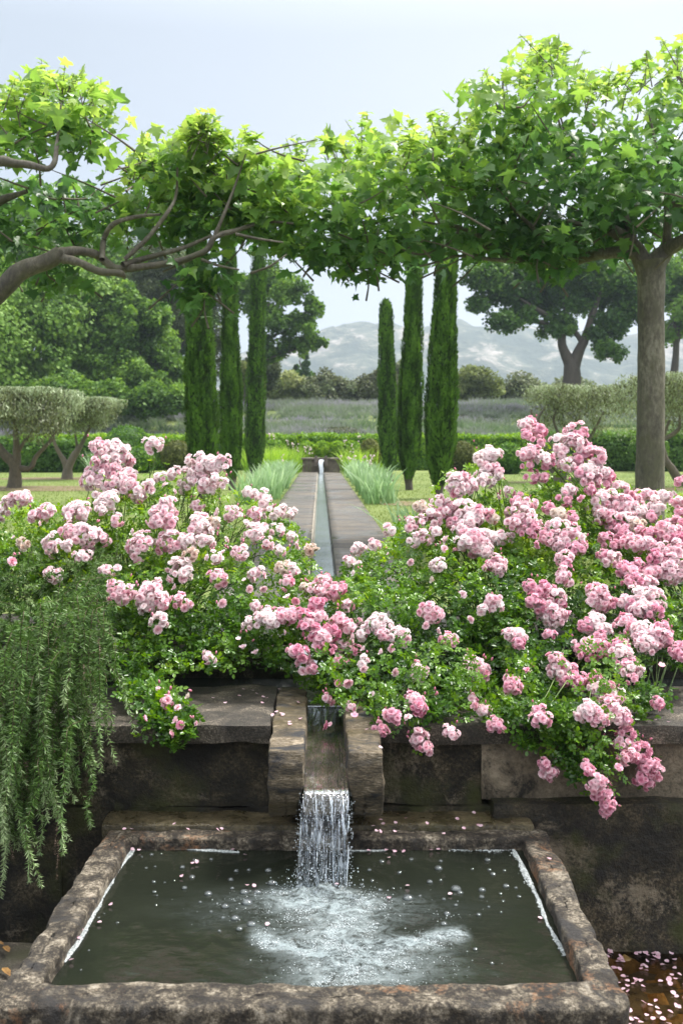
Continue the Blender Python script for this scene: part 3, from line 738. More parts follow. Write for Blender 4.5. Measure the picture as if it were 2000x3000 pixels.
# lower pool on the right, ledge on the left --------------------------
x, y = np.meshgrid(np.linspace(.70, 4.2, 240), np.linspace(1.2, 3.48, 190), indexing='ij')
s_ = fbm(np.stack([x * 22 + y * 12, y * 20 - x * 9, x * 0], -1), 2)
z = -.866 + .036 * sstep(.0, .55, s_) + .012 * fbm(np.stack([x * 30, y * 30, x * 0], -1), 2)
tag(obj('pool_bed', make_mesh('pool_bed', np.stack([x, y, z], -1).reshape(-1, 3), grid_faces(240, 190)[:, ::-1], True), MT['pebble']), kind='structure')
V = [(.70, 1.2, -.826), (4.2, 1.2, -.826), (4.2, 3.48, -.826), (.70, 3.48, -.826)]
tag(obj('pool_water', make_mesh('pool_water', V, [[0, 1, 2, 3]]), MT['pool_water']), kind='structure')
V, F, T = rough_box(-2.4, -.80, 2.15, 3.29, -.90, -.715, seg=.035, amp=.012, rnd=.02, sc=6, seed=7)
tag(obj('stone_slab', make_mesh('stone_slab', V, F, True), MT['coping']), label='dark wet stone slab left of the basin with brown leaves on it', cat='stone slab')
ly, lf = LEAF
MT['dead'] = simple_mat('dead_leaf', (.10, .045, .015), (.30, .17, .05), 30., .6, .4)
for i, (px, py, s, lab) in enumerate([(28, 2790, .055, 'brown fallen leaf on the dark slab, farther from the camera'), (8, 2835, .06, 'ochre fallen leaf on the dark slab at the left picture edge'), (12, 2768, .04, 'small reddish fallen leaf at the back of the dark slab')]):
    p = onplane(px, py, -.700); V = ly * [s * .7, s, s]
    a = rng.random() * 6; R_ = np.array([[math.cos(a), -math.sin(a), 0], [math.sin(a), math.cos(a), 0], [0, 0, 1]])
    tag(obj('fallen_leaf', make_mesh('fallen_leaf', V @ R_.T, [list(f) for f in lf]), MT['dead'], loc=p), label=lab, cat='leaf')

# fallen petals -------------------------------------------------------
pu, pv = np.meshgrid(np.linspace(-1, 1, 4), np.linspace(0, 1, 4), indexing='ij')
px_ = pu * .5 * np.sin(np.clip(pv * .85 + .12, 0, 1) * np.pi) ** .7; py_ = pv
pz_ = .22 * (px_ * 1.6) ** 2 + .12 * (pv - .4) ** 2
pm = make_mesh('petal', np.stack([px_, py_ - .5, pz_], -1).reshape(-1, 3), grid_faces(4, 4), True, (.45 + .5 * pv).reshape(-1)); pm.materials.append(MT['petal_f'])
def petal(p, s, label, group, tilt=.25):
    o = tag(bpy.data.objects.new('petal', pm), label, 'petal', group); COL.objects.link(o)
    o.location = [float(q) for q in p]; o.scale = (s, s, s); o.rotation_euler = (rng.normal() * tilt, rng.normal() * tilt, rng.random() * 6.28)
for (x, y) in [(125, 770), (205, 768), (245, 775), (285, 775), (412, 768), (443, 765), (468, 752), (280, 735), (320, 755), (302, 932), (910, 1080), (217, 803), (498, 970), (218, 988), (240, 770)]:
    petal(onplane(1000 + x / 1.568, 2000 + y / 1.568, -.416), .013, 'pink petal floating on the basin water right of the waterfall', 'petals floating right of the waterfall')
for (x, y) in [(375, 1140), (352, 1165), (362, 1172), (330, 1272), (510, 1018), (458, 1100), (1135, 930), (1168, 932), (1125, 790), (905, 822), (885, 828), (835, 888), (1228, 1108), (1213, 748), (1073, 765), (610, 765), (640, 768), (1545, 925), (1500, 930)]:
    petal(onplane(x / 1.568, 2000 + y / 1.568, -.414), .013, 'pink petal floating on the basin water left of the waterfall', 'petals floating left of the waterfall')
for (x, y) in [(572, 672), (605, 672), (800, 648), (862, 672), (1018, 670), (1000, 675)]:
    petal(onplane(x / 1.568, 2000 + y / 1.568, -.352), .013, 'pink petal on the wet back ledge of the basin left of the spout', 'petals on the back ledge left of the spout')
for (x, y) in [(145, 658), (190, 648), (180, 630), (248, 643), (297, 622), (392, 645), (160, 680), (178, 682), (245, 683), (560, 668), (640, 658), (628, 655), (468, 693), (783, 640), (607, 597), (530, 625)]:
    petal(onplane(1000 + x / 1.568, 2000 + y / 1.568, -.352), .013, 'pink petal on the wet back ledge of the basin right of the spout', 'petals on the back ledge right of the spout')
petal(onplane(1000 + 952 / 1.568, 2000 + 808 / 1.568, -.37), .014, 'single pink petal on the right rim of the stone basin', None)
for (x, y) in [(1290, 140), (1300, 146), (1330, 180), (1332, 190), (1380, 165), (1270, 133), (1205, 92), (1210, 65), (1160, 35), (1180, 50), (1035, 92), (897, 127), (1370, 90), (1252, 148), (1225, 70), (1100, 60), (1120, 30), (1285, 30), (980, 70)]:
    petal(onplane(x / 1.568, 2000 + y / 1.568, -.040), .014, 'pale petal lying on the coping left of the spout', 'petals on the coping left of the spout')
for (x, y) in [(180, 297), (115, 215), (1500, 180), (1385, 140), (1440, 170), (1290, 130)]:
    petal(onplane(1000 + x / 1.568, 2000 + y / 1.568, -.038), .013, 'pale petal lying on the coping right of the spout', 'petals on the coping right of the spout')
for i in range(255):
    px = 1545 + 520 * rng.random(); py = 2742 + 330 * rng.random() ** 1.1
    if i < 16: py = 2742 + 12 * rng.random(); px = 1790 + 200 * rng.random()
    p = onplane(px, py, -.821)
    if p[0] < .76: continue
    petal(p, .013 + .006 * rng.random(), 'pink petal drifting on the shallow pebbly pool right of the basin', 'petals on the shallow pool')
# ------------------------------------------------------------------ roses
def petal_geo(L, w, cup, curl):
    u, v = np.meshgrid(np.linspace(-1, 1, 3), np.linspace(0, 1, 4), indexing='ij')
    x = u * w * np.array([.35, .85, 1., .62])[None, :] ; y = v * L
    z = cup * L * v ** 1.3 - curl * L * np.clip(v - .6, 0, 1) ** 2 * 3 + .25 * np.abs(u) ** 2 * w
    return np.stack([x, y, z], -1).reshape(-1, 3), grid_faces(3, 4), (.22 + .72 * v + 0 * u).reshape(-1)

def bloom_geo(seed):
    """double rosette facing +Z, outer radius about 1"""
    r = np.random.default_rng(seed); parts = []
    for (cnt, L, w, cup, curl, t0, ph) in ((6, 1.0, .50, .20, .55, .16, 0), (6, .86, .46, .55, .50, .10, .5), (6, .66, .40, .95, .55, .04, .2), (5, .46, .34, 1.5, .6, .0, .7), (3, .26, .26, 2.2, .6, .05, .3)):
        for k in range(cnt):
            V, F, T = petal_geo(L * r.uniform(.85, 1.15), w * r.uniform(.85, 1.2), cup * r.uniform(.8, 1.2), curl * r.uniform(.5, 1.5))
            V = V + r.normal(size=V.shape) * .035
            a = 2 * np.pi * (k + ph) / cnt + r.normal() * .15; c, s = math.cos(a), math.sin(a)
            parts.append((V @ np.array([[c, s, 0], [-s, c, 0], [0, 0, 1.]]), F, T + t0))
    return join(parts)
BLOOMS = [bloom_geo(s) for s in range(4)]

def cluster_mesh(name, k, seed, mat, br=.0152):
    r = np.random.default_rng(seed); parts = []
    R = {1: 0, 5: .018, 10: .027, 18: .036, 28: .046}[k]
    pts = []; sq = np.array([r.uniform(.85, 1.25), 1, r.uniform(.8, 1.15)])
    for i in range(k):
        best = None
        for _ in range(30):
            d = r.normal(size=3); d /= np.linalg.norm(d)
            if d[1] > .55 or d[2] < -.75: continue
            m_ = min([np.linalg.norm(d - q) for q in pts], default=9)
            if best is None or m_ > best[0]: best = (m_, d)
        pts.append(best[1])
    for d in pts:
        V, F, T = BLOOMS[r.integers(4)]
        nh = d + np.array([0, -.25, .25]); x = np.cross(nh, r.normal(size=3)); x /= np.linalg.norm(x); z = nh / np.linalg.norm(nh); y = np.cross(z, x)
        s = br * r.uniform(.72, 1.22)
        P = (V * s) @ np.stack([x, y, z]) + d * R * np.array([1.1, .85, 1.]) * sq * r.uniform(.65, 1.28)
        parts.append((P, F, T + r.normal() * .12 + .12 * d[2]))  # random tone per bloom; upward ones painted paler as if top-lit
    if k > 4:   # blooms inside the truss
        for q in range(k // 3):
            V, F, T = BLOOMS[q % 4]; d = r.normal(size=3) * .45; parts.append(((V * br * 1.1) @ np.linalg.qr(r.normal(size=(3, 3)))[0] + d * R, F, T - .05))
    V, F, T = join(parts)
    me = make_mesh(name, V, F, True, T); me.materials.append(MT[mat]); return me
CM = {}
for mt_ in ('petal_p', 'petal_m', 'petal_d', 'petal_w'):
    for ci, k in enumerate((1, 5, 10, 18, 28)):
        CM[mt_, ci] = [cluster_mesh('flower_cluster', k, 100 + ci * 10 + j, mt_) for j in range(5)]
CR = [22, 31, 40, 50, 62]     # nominal radius in crop pixels

A = lambda s: [tuple(float(q) for q in t.split(',')) for t in s.split()]
L1 = A('''20,375,40 100,330,48 165,410,35 210,395,42 180,445,22 360,390,62 320,385,40 445,95,38 440,160,28 455,75,30 535,130,55 545,105,40 575,155,42 500,170,40 450,240,52 520,200,46
590,230,40 575,265,46 520,270,42 455,300,40 430,225,35 500,345,55 470,380,30 660,290,45 640,320,32 705,80,38 690,120,22 745,85,16 735,235,28 760,270,26 800,300,22 800,215,30 900,160,45 940,190,50 985,175,46
1020,160,36 1035,185,22 900,230,42 950,265,44 1000,255,40 965,290,28 860,260,38 850,200,26 740,390,66 725,430,40 775,440,40 390,495,72 330,480,46 470,515,38 240,545,46 310,545,32 105,535,30 60,505,16 380,600,36
425,575,18 55,620,26 245,680,42 640,555,60 540,425,30 605,480,22 780,530,56 845,525,32 900,530,40 925,480,50 940,450,42 905,420,34 880,590,36 960,530,28 905,360,36 990,440,30 990,390,26 1060,400,38
1145,305,32 1210,340,42 1170,400,32 1245,400,32 1315,395,38 1280,385,20 1130,440,20 1100,405,20 1160,490,52 1200,465,34 1270,475,30 1225,530,30 1040,520,26 1020,570,20 1100,580,40 1120,555,24 980,600,34
1290,570,30 1345,510,30 1370,545,26 1420,570,32 1320,620,26 1300,650,36 1350,660,30 1175,680,36 1315,720,30 1145,745,24 1120,700,16 1315,775,24 1210,745,20 540,650,26 490,660,38 830,660,56 790,640,28 840,695,26
1005,700,42 795,735,24 550,770,54 690,780,66 700,740,42 665,800,40 745,810,30 670,835,36 835,810,42 735,890,38 765,910,26 725,930,26 1020,810,24 1175,820,28 1160,905,36 1240,890,50 1190,870,28 1225,850,32
1305,945,20 1095,970,20 1115,1005,26 1170,1030,24 955,1060,30 985,1075,20 940,1040,20''')
L2 = A('''727,1205,17 768,1260,30 818,1292,22 858,1235,22 673,1337,22 800,1345,25 828,1370,25 898,1362,18 785,1412,24''')
L3 = A('''1400,740,28 1380,1040,42 1340,1030,30 1400,1100,42 1440,1110,30 1370,1085,26 1330,870,48 1400,880,44 1450,820,42 1480,730,46 1450,760,40 1530,760,44 1500,700,32 1430,940,42 1480,970,44 1520,950,44
1500,1020,38 1555,1080,40 1540,1150,26 1290,860,38 1360,800,24 1420,900,38 1470,870,32 1450,1010,26 1555,745,32 1560,890,44 1575,1010,44 1590,960,40 1620,1040,40 1600,820,34 1640,900,30 1500,1245,28 1525,1265,20 1490,1370,26 1515,1365,18 1555,1180,26''')
R1 = A('''850,70,40 845,115,34 905,95,34 900,145,30 870,50,28 670,215,48 640,225,32 710,210,32 670,270,40 720,280,30 530,320,38 560,310,28 610,290,26 530,360,46 580,350,42 620,340,38 660,320,38 720,300,28 510,385,26
860,200,46 880,190,32 930,230,40 950,250,30 850,255,28 970,220,24 870,310,32 930,310,28 900,300,24 1065,110,48 1100,120,34 1010,150,40 1080,170,46 1010,190,38 1110,200,34 1165,215,44 1140,190,34 1030,250,38
1080,230,34 1130,280,48 1190,285,46 1220,300,34 1150,320,42 1200,340,32 1140,365,28 1090,290,32 770,375,30 725,400,16 800,420,28 820,390,20 850,440,42 1040,370,40 1020,410,30 1100,410,26 1280,370,42 1330,400,30
365,445,38 440,430,30 400,470,32 340,520,40 310,540,26 420,500,42 470,470,42 500,450,32 560,480,64 520,520,42 610,500,52 560,550,38 650,480,38 700,500,28 380,590,40 430,560,32 330,600,30 480,600,26 470,640,20
225,555,32 610,610,70 570,610,38 680,590,46 750,590,36 650,650,46 640,600,42 840,500,60 800,530,38 870,530,36 780,470,32 850,560,32 910,570,32 950,450,32 980,550,46 950,590,38 1050,600,62 1010,620,46
1080,640,42 1020,680,42 1030,720,30 900,620,24 1000,480,38 1060,500,32 1200,430,52 1250,440,60 1320,450,64 1240,510,52 1310,530,56 1360,470,46 1280,570,46 1400,400,42 1440,450,42 1480,400,38 1200,490,38
1350,540,38 1420,490,32 1555,330,28 1555,440,40 1560,480,32 1340,620,46 1400,620,42 1280,610,32 1230,620,32 1430,580,36 1500,580,56 1550,600,42 1470,650,46 1530,650,42 1450,680,38 1210,590,32 1490,560,38
1530,530,38 1390,570,38 1240,690,42 1200,670,28 1290,730,42 1330,750,40 1370,720,36 1340,790,36 1430,750,46 1500,750,46 1550,760,40 1400,800,42 1330,800,24 1490,690,38 1555,700,38
440,715,44 410,780,24 710,720,48 690,710,32 315,700,22 75,640,38 150,620,34 35,700,34 50,750,26 80,705,18 210,660,12 1020,770,38 990,775,22 555,850,26 690,880,40 655,920,34 710,900,32 865,810,34 940,830,44
990,860,40 1010,890,28 875,880,30 930,910,58 990,950,54 900,900,38 1040,940,26 955,960,42 1180,870,48 1160,890,42 1220,880,38 1300,880,42 1360,870,56 1420,890,58 1390,920,56 1340,900,38 1440,930,38
415,935,46 460,945,26 385,990,24 590,965,26 450,1015,20 495,1060,38 515,1050,26 478,1085,24 180,990,50 190,1030,36 150,970,26 40,1000,34 45,1040,24 100,1030,32 95,1095,20 270,1045,42 290,1060,26 225,1095,26
175,1110,24 105,1165,30 100,1190,20 245,1205,22 30,1255,26 800,1040,48 810,1070,28 955,1035,28 1160,980,56 1120,990,38 1200,1010,42 1190,1045,32 1310,1000,52 1380,1020,64 1440,1040,60 1480,1010,38
1410,1080,56 1370,1050,46 1490,1060,28 1130,1090,48 1080,1095,28 1190,1100,40 1140,1130,38 575,1140,24 625,1190,48 640,1220,36 600,1170,28 345,1180,34 350,1210,42 370,1200,28 850,1200,24 780,1250,40
790,1280,26 760,1235,26 990,1160,42 1010,1200,50 1040,1200,38 1020,1240,32 1280,1090,38 1290,1130,42 1310,1180,38 1340,1200,40 1330,1240,28 1470,1170,26 1530,1110,30 1560,1090,32 1555,1130,28 1080,1240,38
1110,1260,38 1160,1225,30 1190,1280,46 1230,1300,42 1250,1340,42 140,1305,24 330,1340,42 350,1370,40 320,1320,28 600,1320,26 605,1355,26 650,1380,30''')
R2 = A('''45,110,28 60,145,26 330,80,40 350,110,38 370,120,24 240,150,38 200,145,26 170,215,38 185,225,28 305,160,24 360,265,42 390,300,38 340,265,28 500,230,36 600,70,28 610,105,26 655,130,30 700,190,36 720,205,30
905,130,28 915,170,42 890,185,26 785,20,38 1130,130,52 1170,160,46 1220,120,52 1260,150,52 1290,170,36 1210,40,42 1250,60,42 1310,235,36 1290,280,40 1325,290,30 1380,310,38 1310,345,42 1350,340,32 1390,370,48
1420,410,46 1440,380,32 1380,440,40 1405,465,28 1270,390,26 930,370,28 945,410,42 960,420,28 1120,380,32 1140,410,28 1175,460,46 1190,450,32 1180,510,42 1220,510,26 1220,560,36 1210,590,28 1230,575,26 1450,90,30''')
cl = [(0 + x / 1.568, 1250 + y / 1.568, r, 'L') for x, y, r in L1] + [(x / 1.568, 1250 + y / 1.568, r, 'S') for x, y, r in L2] + \
     [(x / 1.568, 1250 + y / 1.568, r, 'C') for x, y, r in L3] + [(1000 + x / 1.568, 1200 + y / 1.568, r, 'R' if x < 800 else 'E') for x, y, r in R1] + \
     [(1000 + x / 1.568, 2000 + y / 1.568, r, 'R' if x < 740 else 'E') for x, y, r in R2]

def frontY(px, py, w):
    """distance of the leafy front of each shrub"""
    px = np.asarray(px, float); py = np.asarray(py, float)
    if w == 'L':
        Y = np.interp(py, [1280, 1450, 1600, 1750, 1900, 2000, 2150, 2250], [4.75, 4.55, 4.25, 3.98, 3.82, 3.68, 3.50, 3.44])
        Y = Y + .35 * sstep(650, 950, px) * sstep(1750, 1500, py)
    elif w == 'S': Y = np.interp(py, [1950, 2030, 2100, 2150, 2250], [3.75, 3.55, 3.43, 3.39, 3.37])
    elif w == 'C':
        Y = np.interp(py, [1650, 1800, 1950, 2050, 2150], [4.25, 3.98, 3.82, 3.72, 3.5])
    else:
        Y = np.interp(py, [1200, 1450, 1600, 1750, 1900, 2000, 2100, 2200, 2400], [4.9, 4.65, 4.4, 4.05, 3.8, 3.62, 3.46, 3.38, 3.33])
        Y = Y + .3 * sstep(1250, 950, px) * sstep(1800, 1550, py)
    return Y + .10 * vnoise(np.stack([px / 95, py / 95, px * 0 + ord(w[0])], -1))

def inpoly(x, y, poly):
    r = np.zeros(len(x), bool); n_ = len(poly)
    for i in range(n_):
        x0, y0 = poly[i]; x1, y1 = poly[(i + 1) % n_]
        c_ = ((y0 > y) != (y1 > y)) & (x < (x1 - x0) * (y - y0) / (y1 - y0 + 1e-12) + x0)
        r ^= c_
    return r
def sample_poly(poly, n, fn=None):
    p = np.array(poly); lo, hi = p.min(0), p.max(0); X, Y = [], []
    c_ = 0
    while c_ < n:
        x = rng.uniform(lo[0], hi[0], n); y = rng.uniform(lo[1], hi[1], n); k = inpoly(x, y, poly)
        if fn is not None: k &= rng.random(n) < fn(x, y)
        X.append(x[k]); Y.append(y[k]); c_ += k.sum()
    return np.concatenate(X)[:n], np.concatenate(Y)[:n]

def compound(P, d, nh, size, tint, nl=5):
    """pinnate leaves: nl leaflets on a shared rachis"""
    out = []
    R = orient(d, nh)
    sp = [(0, 1.0, 0.)] + [(s_, .62 - .34 * q, q) for q in range((nl - 1) // 2) for s_ in (1, -1)]
    for (s_, pos, q) in sp:
        a = s_ * (1.05 + .1 * q); loc = np.array([0, pos * 1.15, 0.])
        dl = np.array([math.sin(a), math.cos(a), 0]) if s_ else np.array([0, 1., 0])
        pw = P + np.einsum('nij,j->ni', R, loc) * size[:, None]
        dw = np.einsum('nij,j->ni', R, dl) + rng.normal(size=P.shape) * .12
        nw = R[:, :, 2] + rng.normal(size=P.shape) * .22
        out.append(scatter(*LEAF, pw, orient(dw, nw), size[:, None] * np.array([1.0, .86, 1]) * (1 if s_ == 0 else .85), tint + rng.normal(size=len(P)) * .05))
    return join(out)

def rose(which, name, label, base, polys, mats, tall=()):
    root = empty(name, base, label=label, cat='rose bush', group=None)
    parts = []
    for (poly, n_, dep) in polys:
        gap = lambda x, y: .25 + .75 * sstep(-.30, .10, fbm(np.stack([x / 42, y / 42, x * 0 + 3], -1), 2))
        n_ = int(n_ * 1.5); x, y = sample_poly(poly, n_, gap)
        Y = frontY(x, y, which) + dep * rng.random(n_) ** 1.4
        P = np.stack([(x - CX) / F0 * Y, Y, CZ - (y - HY) / F0 * Y], -1)
        P[:, 2] = np.maximum(P[:, 2], np.where(Y > 3.44, -.045, -9))
        d = rng.normal(size=(n_, 3)) * [1, .8, .7] + [0, -.35, .1]
        nh = np.array([0, -.45, .9]) + rng.normal(size=(n_, 3)) * .45
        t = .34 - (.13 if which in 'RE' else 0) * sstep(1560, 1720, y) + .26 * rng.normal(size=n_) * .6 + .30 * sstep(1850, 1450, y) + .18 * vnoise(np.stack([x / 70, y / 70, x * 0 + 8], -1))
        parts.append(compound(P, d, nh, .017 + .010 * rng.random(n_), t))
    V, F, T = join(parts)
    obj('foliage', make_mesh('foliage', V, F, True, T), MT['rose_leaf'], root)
    # arching shoots from the foot of the shrub
    b = np.array(base, float); stems = []; org = b
    mine = [c_ for c_ in cl if c_[3] in which]
    for i, (px, py, r_, w_) in enumerate(mine):
        Y = float(frontY(px, py, which[0])) - .02 + (.03 + .09 * rng.random()) * (1 if r_ < 40 else .2)
        e = at(px, py, Y)
        if which == 'L' and py > 1850: continue
        if i % 3 == 0 or py < 1520 or py > 2080:
            b0 = b + np.array([rng.normal() * .10, rng.normal() * .06, 0]); b0[0] += (e[0] - b[0]) * .35
            up = e[2] - b0[2]
            mid = b0 * .45 + e * .55 + (np.array([rng.normal() * .05, .10, max(.06, .12 + .10 * abs(up))]) if which != 'S' else np.array([0, -.02, .03]))
            if up > .5: mid = b0 * .5 + e * .5 + np.array([rng.normal() * .06, .05, .05])
            stems.append(tube([b0, b0 * .72 + mid * .28 + [0, .02, .04], mid, e * .8 + mid * .2 + [0, 0, .01], e], np.array([.0045, .004, .003, .002, .0014]) * (.4 if which == 'S' else 1), 5, 4))
    # leaves borne on the shoots that hang free
    hp, hd, hn = [], [], []
    for px, py, r_, w_ in mine:
        if py < 2040 or which in 'SC': continue
        Y = float(frontY(px, py, which[0])); e = at(px, py, Y); e2 = e + [rng.normal() * .06 - .05, .10, .20]
        for q in range(11):
            t = rng.random() ** .8; hp.append(e + (e2 - e) * t + rng.normal(size=3) * .012 + [0, -.01, .0]); hd.append(rng.normal(size=3) * [1, .5, .8] + [0, -.3, -.1]); hn.append(np.array([0, -.6, .8]) + rng.normal(size=3) * .4)
    if hp:
        hp = np.array(hp); V, F, T = compound(hp, np.array(hd), np.array(hn), .016 + .008 * rng.random(len(hp)), .35 + .2 * rng.random(len(hp)))
        tag(obj('hanging_leaves', make_mesh('hanging_leaves', V, F, True, T), MT['rose_leaf'], root), kind='stuff')
    # unopened buds on short stalks near the trusses
    bt, bp_ = [], []
    for px, py, r_, w_ in mine:
        if rnd_.random() > .45: continue
        e = at(px + rng.normal() * r_ * .5, py - r_ * .45 - 14 * rng.random(), float(frontY(px, py, which[0])) - .03 + .05 * rng.random()); c0 = at(px, py, float(frontY(px, py, which[0])))
        for q in range(rng.integers(1, 4)):
            f_ = e + rng.normal(size=3) * .012; bp_.append(f_); bt.append(tube([c0, (c0 + f_) / 2 + [0, 0, .004], f_], [.0012, .001, .0008], 4, 2))
    if bp_:
        bv = np.array([[x * .45, z * 1.0, y * .45] for x, y, z in sv]); bp_ = np.array(bp_); k = len(bp_)
        V, F, T = scatter(bv, sph[1], bp_, orient(np.array([0, -.1, 1.]) + rng.normal(size=(k, 3)) * .4, rdir(k)), .007 + .003 * rng.random(k), np.zeros(k), .5 + .5 * bv[:, 1])
        tag(obj('buds', make_mesh('buds', V, F, True, T), MT['petal_bud'], root), kind='stuff')
        stems += bt
    V, F, T = join(stems)
    obj('stems', make_mesh('stems', V, F, True, T), MT['stem'], root)
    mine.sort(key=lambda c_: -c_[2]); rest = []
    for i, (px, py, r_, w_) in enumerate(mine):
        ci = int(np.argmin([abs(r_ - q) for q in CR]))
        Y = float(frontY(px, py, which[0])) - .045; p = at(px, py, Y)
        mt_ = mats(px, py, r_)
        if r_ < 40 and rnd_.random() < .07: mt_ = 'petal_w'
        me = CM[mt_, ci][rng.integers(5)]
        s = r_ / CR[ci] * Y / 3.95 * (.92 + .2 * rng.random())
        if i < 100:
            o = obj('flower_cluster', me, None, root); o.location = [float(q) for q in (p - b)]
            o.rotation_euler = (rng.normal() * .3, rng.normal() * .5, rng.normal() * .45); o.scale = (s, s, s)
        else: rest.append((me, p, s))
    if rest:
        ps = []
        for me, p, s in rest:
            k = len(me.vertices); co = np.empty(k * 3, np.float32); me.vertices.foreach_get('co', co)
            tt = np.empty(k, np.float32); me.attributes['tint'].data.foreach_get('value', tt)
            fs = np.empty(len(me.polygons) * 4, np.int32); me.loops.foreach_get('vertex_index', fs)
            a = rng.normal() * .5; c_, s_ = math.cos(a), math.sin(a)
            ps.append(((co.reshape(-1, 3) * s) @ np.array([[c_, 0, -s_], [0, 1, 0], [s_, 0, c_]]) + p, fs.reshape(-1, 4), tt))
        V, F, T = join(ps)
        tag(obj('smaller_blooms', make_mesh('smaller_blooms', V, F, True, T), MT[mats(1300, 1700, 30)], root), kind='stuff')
    return root

rnd_ = random.Random(3)
def mL(px, py, r): return 'petal_m' if rnd_.random() < .22 + .3 * (py > 1850) or py > 1880 else 'petal_p'
def mC(px, py, r): return rnd_.choice(['petal_d', 'petal_m', 'petal_m'])
def mR(px, py, r):
    q = rnd_.random()
    if py > 2040: return 'petal_m' if q < .6 else 'petal_d'
    if py > 1900: return 'petal_m' if q < .7 else 'petal_p'
    return 'petal_p' if q < .62 else 'petal_m'
def mE(px, py, r):
    q = rnd_.random()
    if py > 2100: return 'petal_d' if q < .4 else 'petal_m'
    if 1560 < py < 1740: return 'petal_m' if q < .6 else ('petal_d' if q < .75 else 'petal_p')
    return 'petal_p' if q < .5 else 'petal_m'

PL = [(-60, 1490), (60, 1462), (150, 1485), (240, 1478), (300, 1440), (420, 1430), (480, 1400), (600, 1440), (700, 1450), (790, 1480), (840, 1500), (905, 1600), (925, 1700), (920, 1800), (885, 1870), (850, 1975), (760, 1900), (690, 1900), (610, 1930), (560, 1960), (450, 1990), (360, 1980), (320, 1900), (300, 1720), (-60, 1690)]
PLS = [(330, 1960), (470, 1970), (520, 2030), (575, 2085), (560, 2150), (530, 2190), (480, 2180), (410, 2160), (415, 2090), (350, 2050)]
PLU = [(260, 1330), (380, 1370), (470, 1330), (500, 1400), (640, 1400), (700, 1470), (250, 1480)]
rose('L', 'rose_bush', 'left rose bush with pale pink blooms rising beside the hanging rosemary', (-.95, 4.75, 0),
     [(PL, 3900, .55), (PLU, 60, .3), ([(330, 1700), (860, 1800), (830, 1960), (560, 1960), (340, 1990)], 900, .9), ([(-80, 1560), (330, 1560), (340, 1800), (-80, 1800)], 900, .5)], mL)
PC = [(860, 1700), (930, 1690), (1010, 1690), (1060, 1720), (1060, 2000), (1010, 2090), (940, 2110), (900, 2010), (850, 1960), (840, 1850)]
rose('C', 'rose_bush', 'low deep pink rose bush spilling over the channel between the two tall bushes', (.16, 4.7, 0), [(PC, 560, .35)], mC)
rose('S', 'rose_branch', 'short trailing rose branch with small pink blooms lying over the left coping', (-.66, 3.85, -.045), [(PLS, 420, .05)], lambda a, b, c: 'petal_d' if rnd_.random() < .4 else 'petal_m')
PR = [(960, 1740), (1010, 1640), (1110, 1600), (1150, 1560), (1230, 1500), (1290, 1470), (1420, 1460), (1520, 1470), (1540, 2110), (1480, 2140), (1380, 2120), (1290, 2110), (1210, 2125), (1110, 2110), (1030, 2030), (960, 1960), (910, 1880)]
PRU = [(1280, 1400), (1400, 1340), (1470, 1360), (1480, 1480), (1250, 1500)]
rose('R', 'rose_bush', 'broad rose bush right of the channel, its pink clusters leaning over the spout', (.95, 4.8, 0), [(PR, 5400, .6), (PRU, 70, .3)], mR)
PE = [(1480, 1460), (1560, 1430), (1700, 1420), (1830, 1430), (1950, 1450), (2080, 1440), (2080, 1960), (1980, 1960), (1900, 1940), (1840, 1950), (1760, 1970), (1720, 2080), (1650, 2110), (1560, 2120), (1470, 2120)]
PEU = [(1530, 1300), (1650, 1290), (1760, 1360), (1790, 1450), (1530, 1460)]
PEH = [(1480, 2060), (1720, 2060), (1740, 2110), (1700, 2160), (1780, 2200), (1760, 2260), (1700, 2290), (1640, 2240), (1590, 2190), (1530, 2190), (1500, 2140)]
rose('E', 'rose_bush', 'tallest pink rose bush at the far right with long shoots hanging over the wall', (2.0, 4.85, 0), [(PE, 4600, .6), (PEU, 90, .3), (PEH, 330, .05), ([(1840, 2020), (1960, 2000), (1960, 2070), (1860, 2080)], 60, .1)], mE)

# bed of dark soil the shrubs grow from
for (x0, x1) in ((-5, -.63), (.65, 5)):
    V = [(x0, 4.49, .016), (x1, 4.49, .016), (x1, 5.35, .006), (x0, 5.35, .006)]
    tag(obj('soil_bed', make_mesh('soil_bed', V, [[0, 1, 2, 3]]), MT['dark_soil']), kind='structure')

# ------------------------------------------------------------------ rosemary
NEED = (np.array([[-.10, 0, 0], [.10, 0, 0], [.09, .6, .02], [0, 1, .0]]), np.array([[0, 1, 2, 3]]))
def sprig(pts, nl, size, tipb=.0, r0=.0011):
    """stem points -> stem tube and needles"""
    P = np.asarray(pts, float)
    St = tube(P, np.linspace(r0, .0008, len(P)), 4, 3)
    ts = np.sort(rng.random(nl)) * (len(P) - 1); i = np.minimum(ts.astype(int), len(P) - 2); f = (ts - i)[:, None]
    q = P[i] * (1 - f) + P[i + 1] * f; T_ = norm(P[i + 1] - P[i])
    s = rdir(nl); s = norm(s - (s * T_).sum(-1, keepdims=True) * T_)
    tt = ts / (len(P) - 1)
    d = s * 1.05 + T_ * (.22 + .5 * tt[:, None])
    tint = .26 + .14 * rng.normal() + .42 * rng.random(nl) + tipb * sstep(.45, 1., tt)
    N_ = scatter(*NEED, q, orient(d, rdir(nl)), size * (.7 + .5 * rng.random(nl)) * (1 - .35 * tt), tint)
    return St, N_
root = empty('rosemary_bush', (-1.25, 4.0, -.05), label='dark green rosemary trailing down the wall in long shoots at the left', cat='rosemary')
ST, NE = [], []
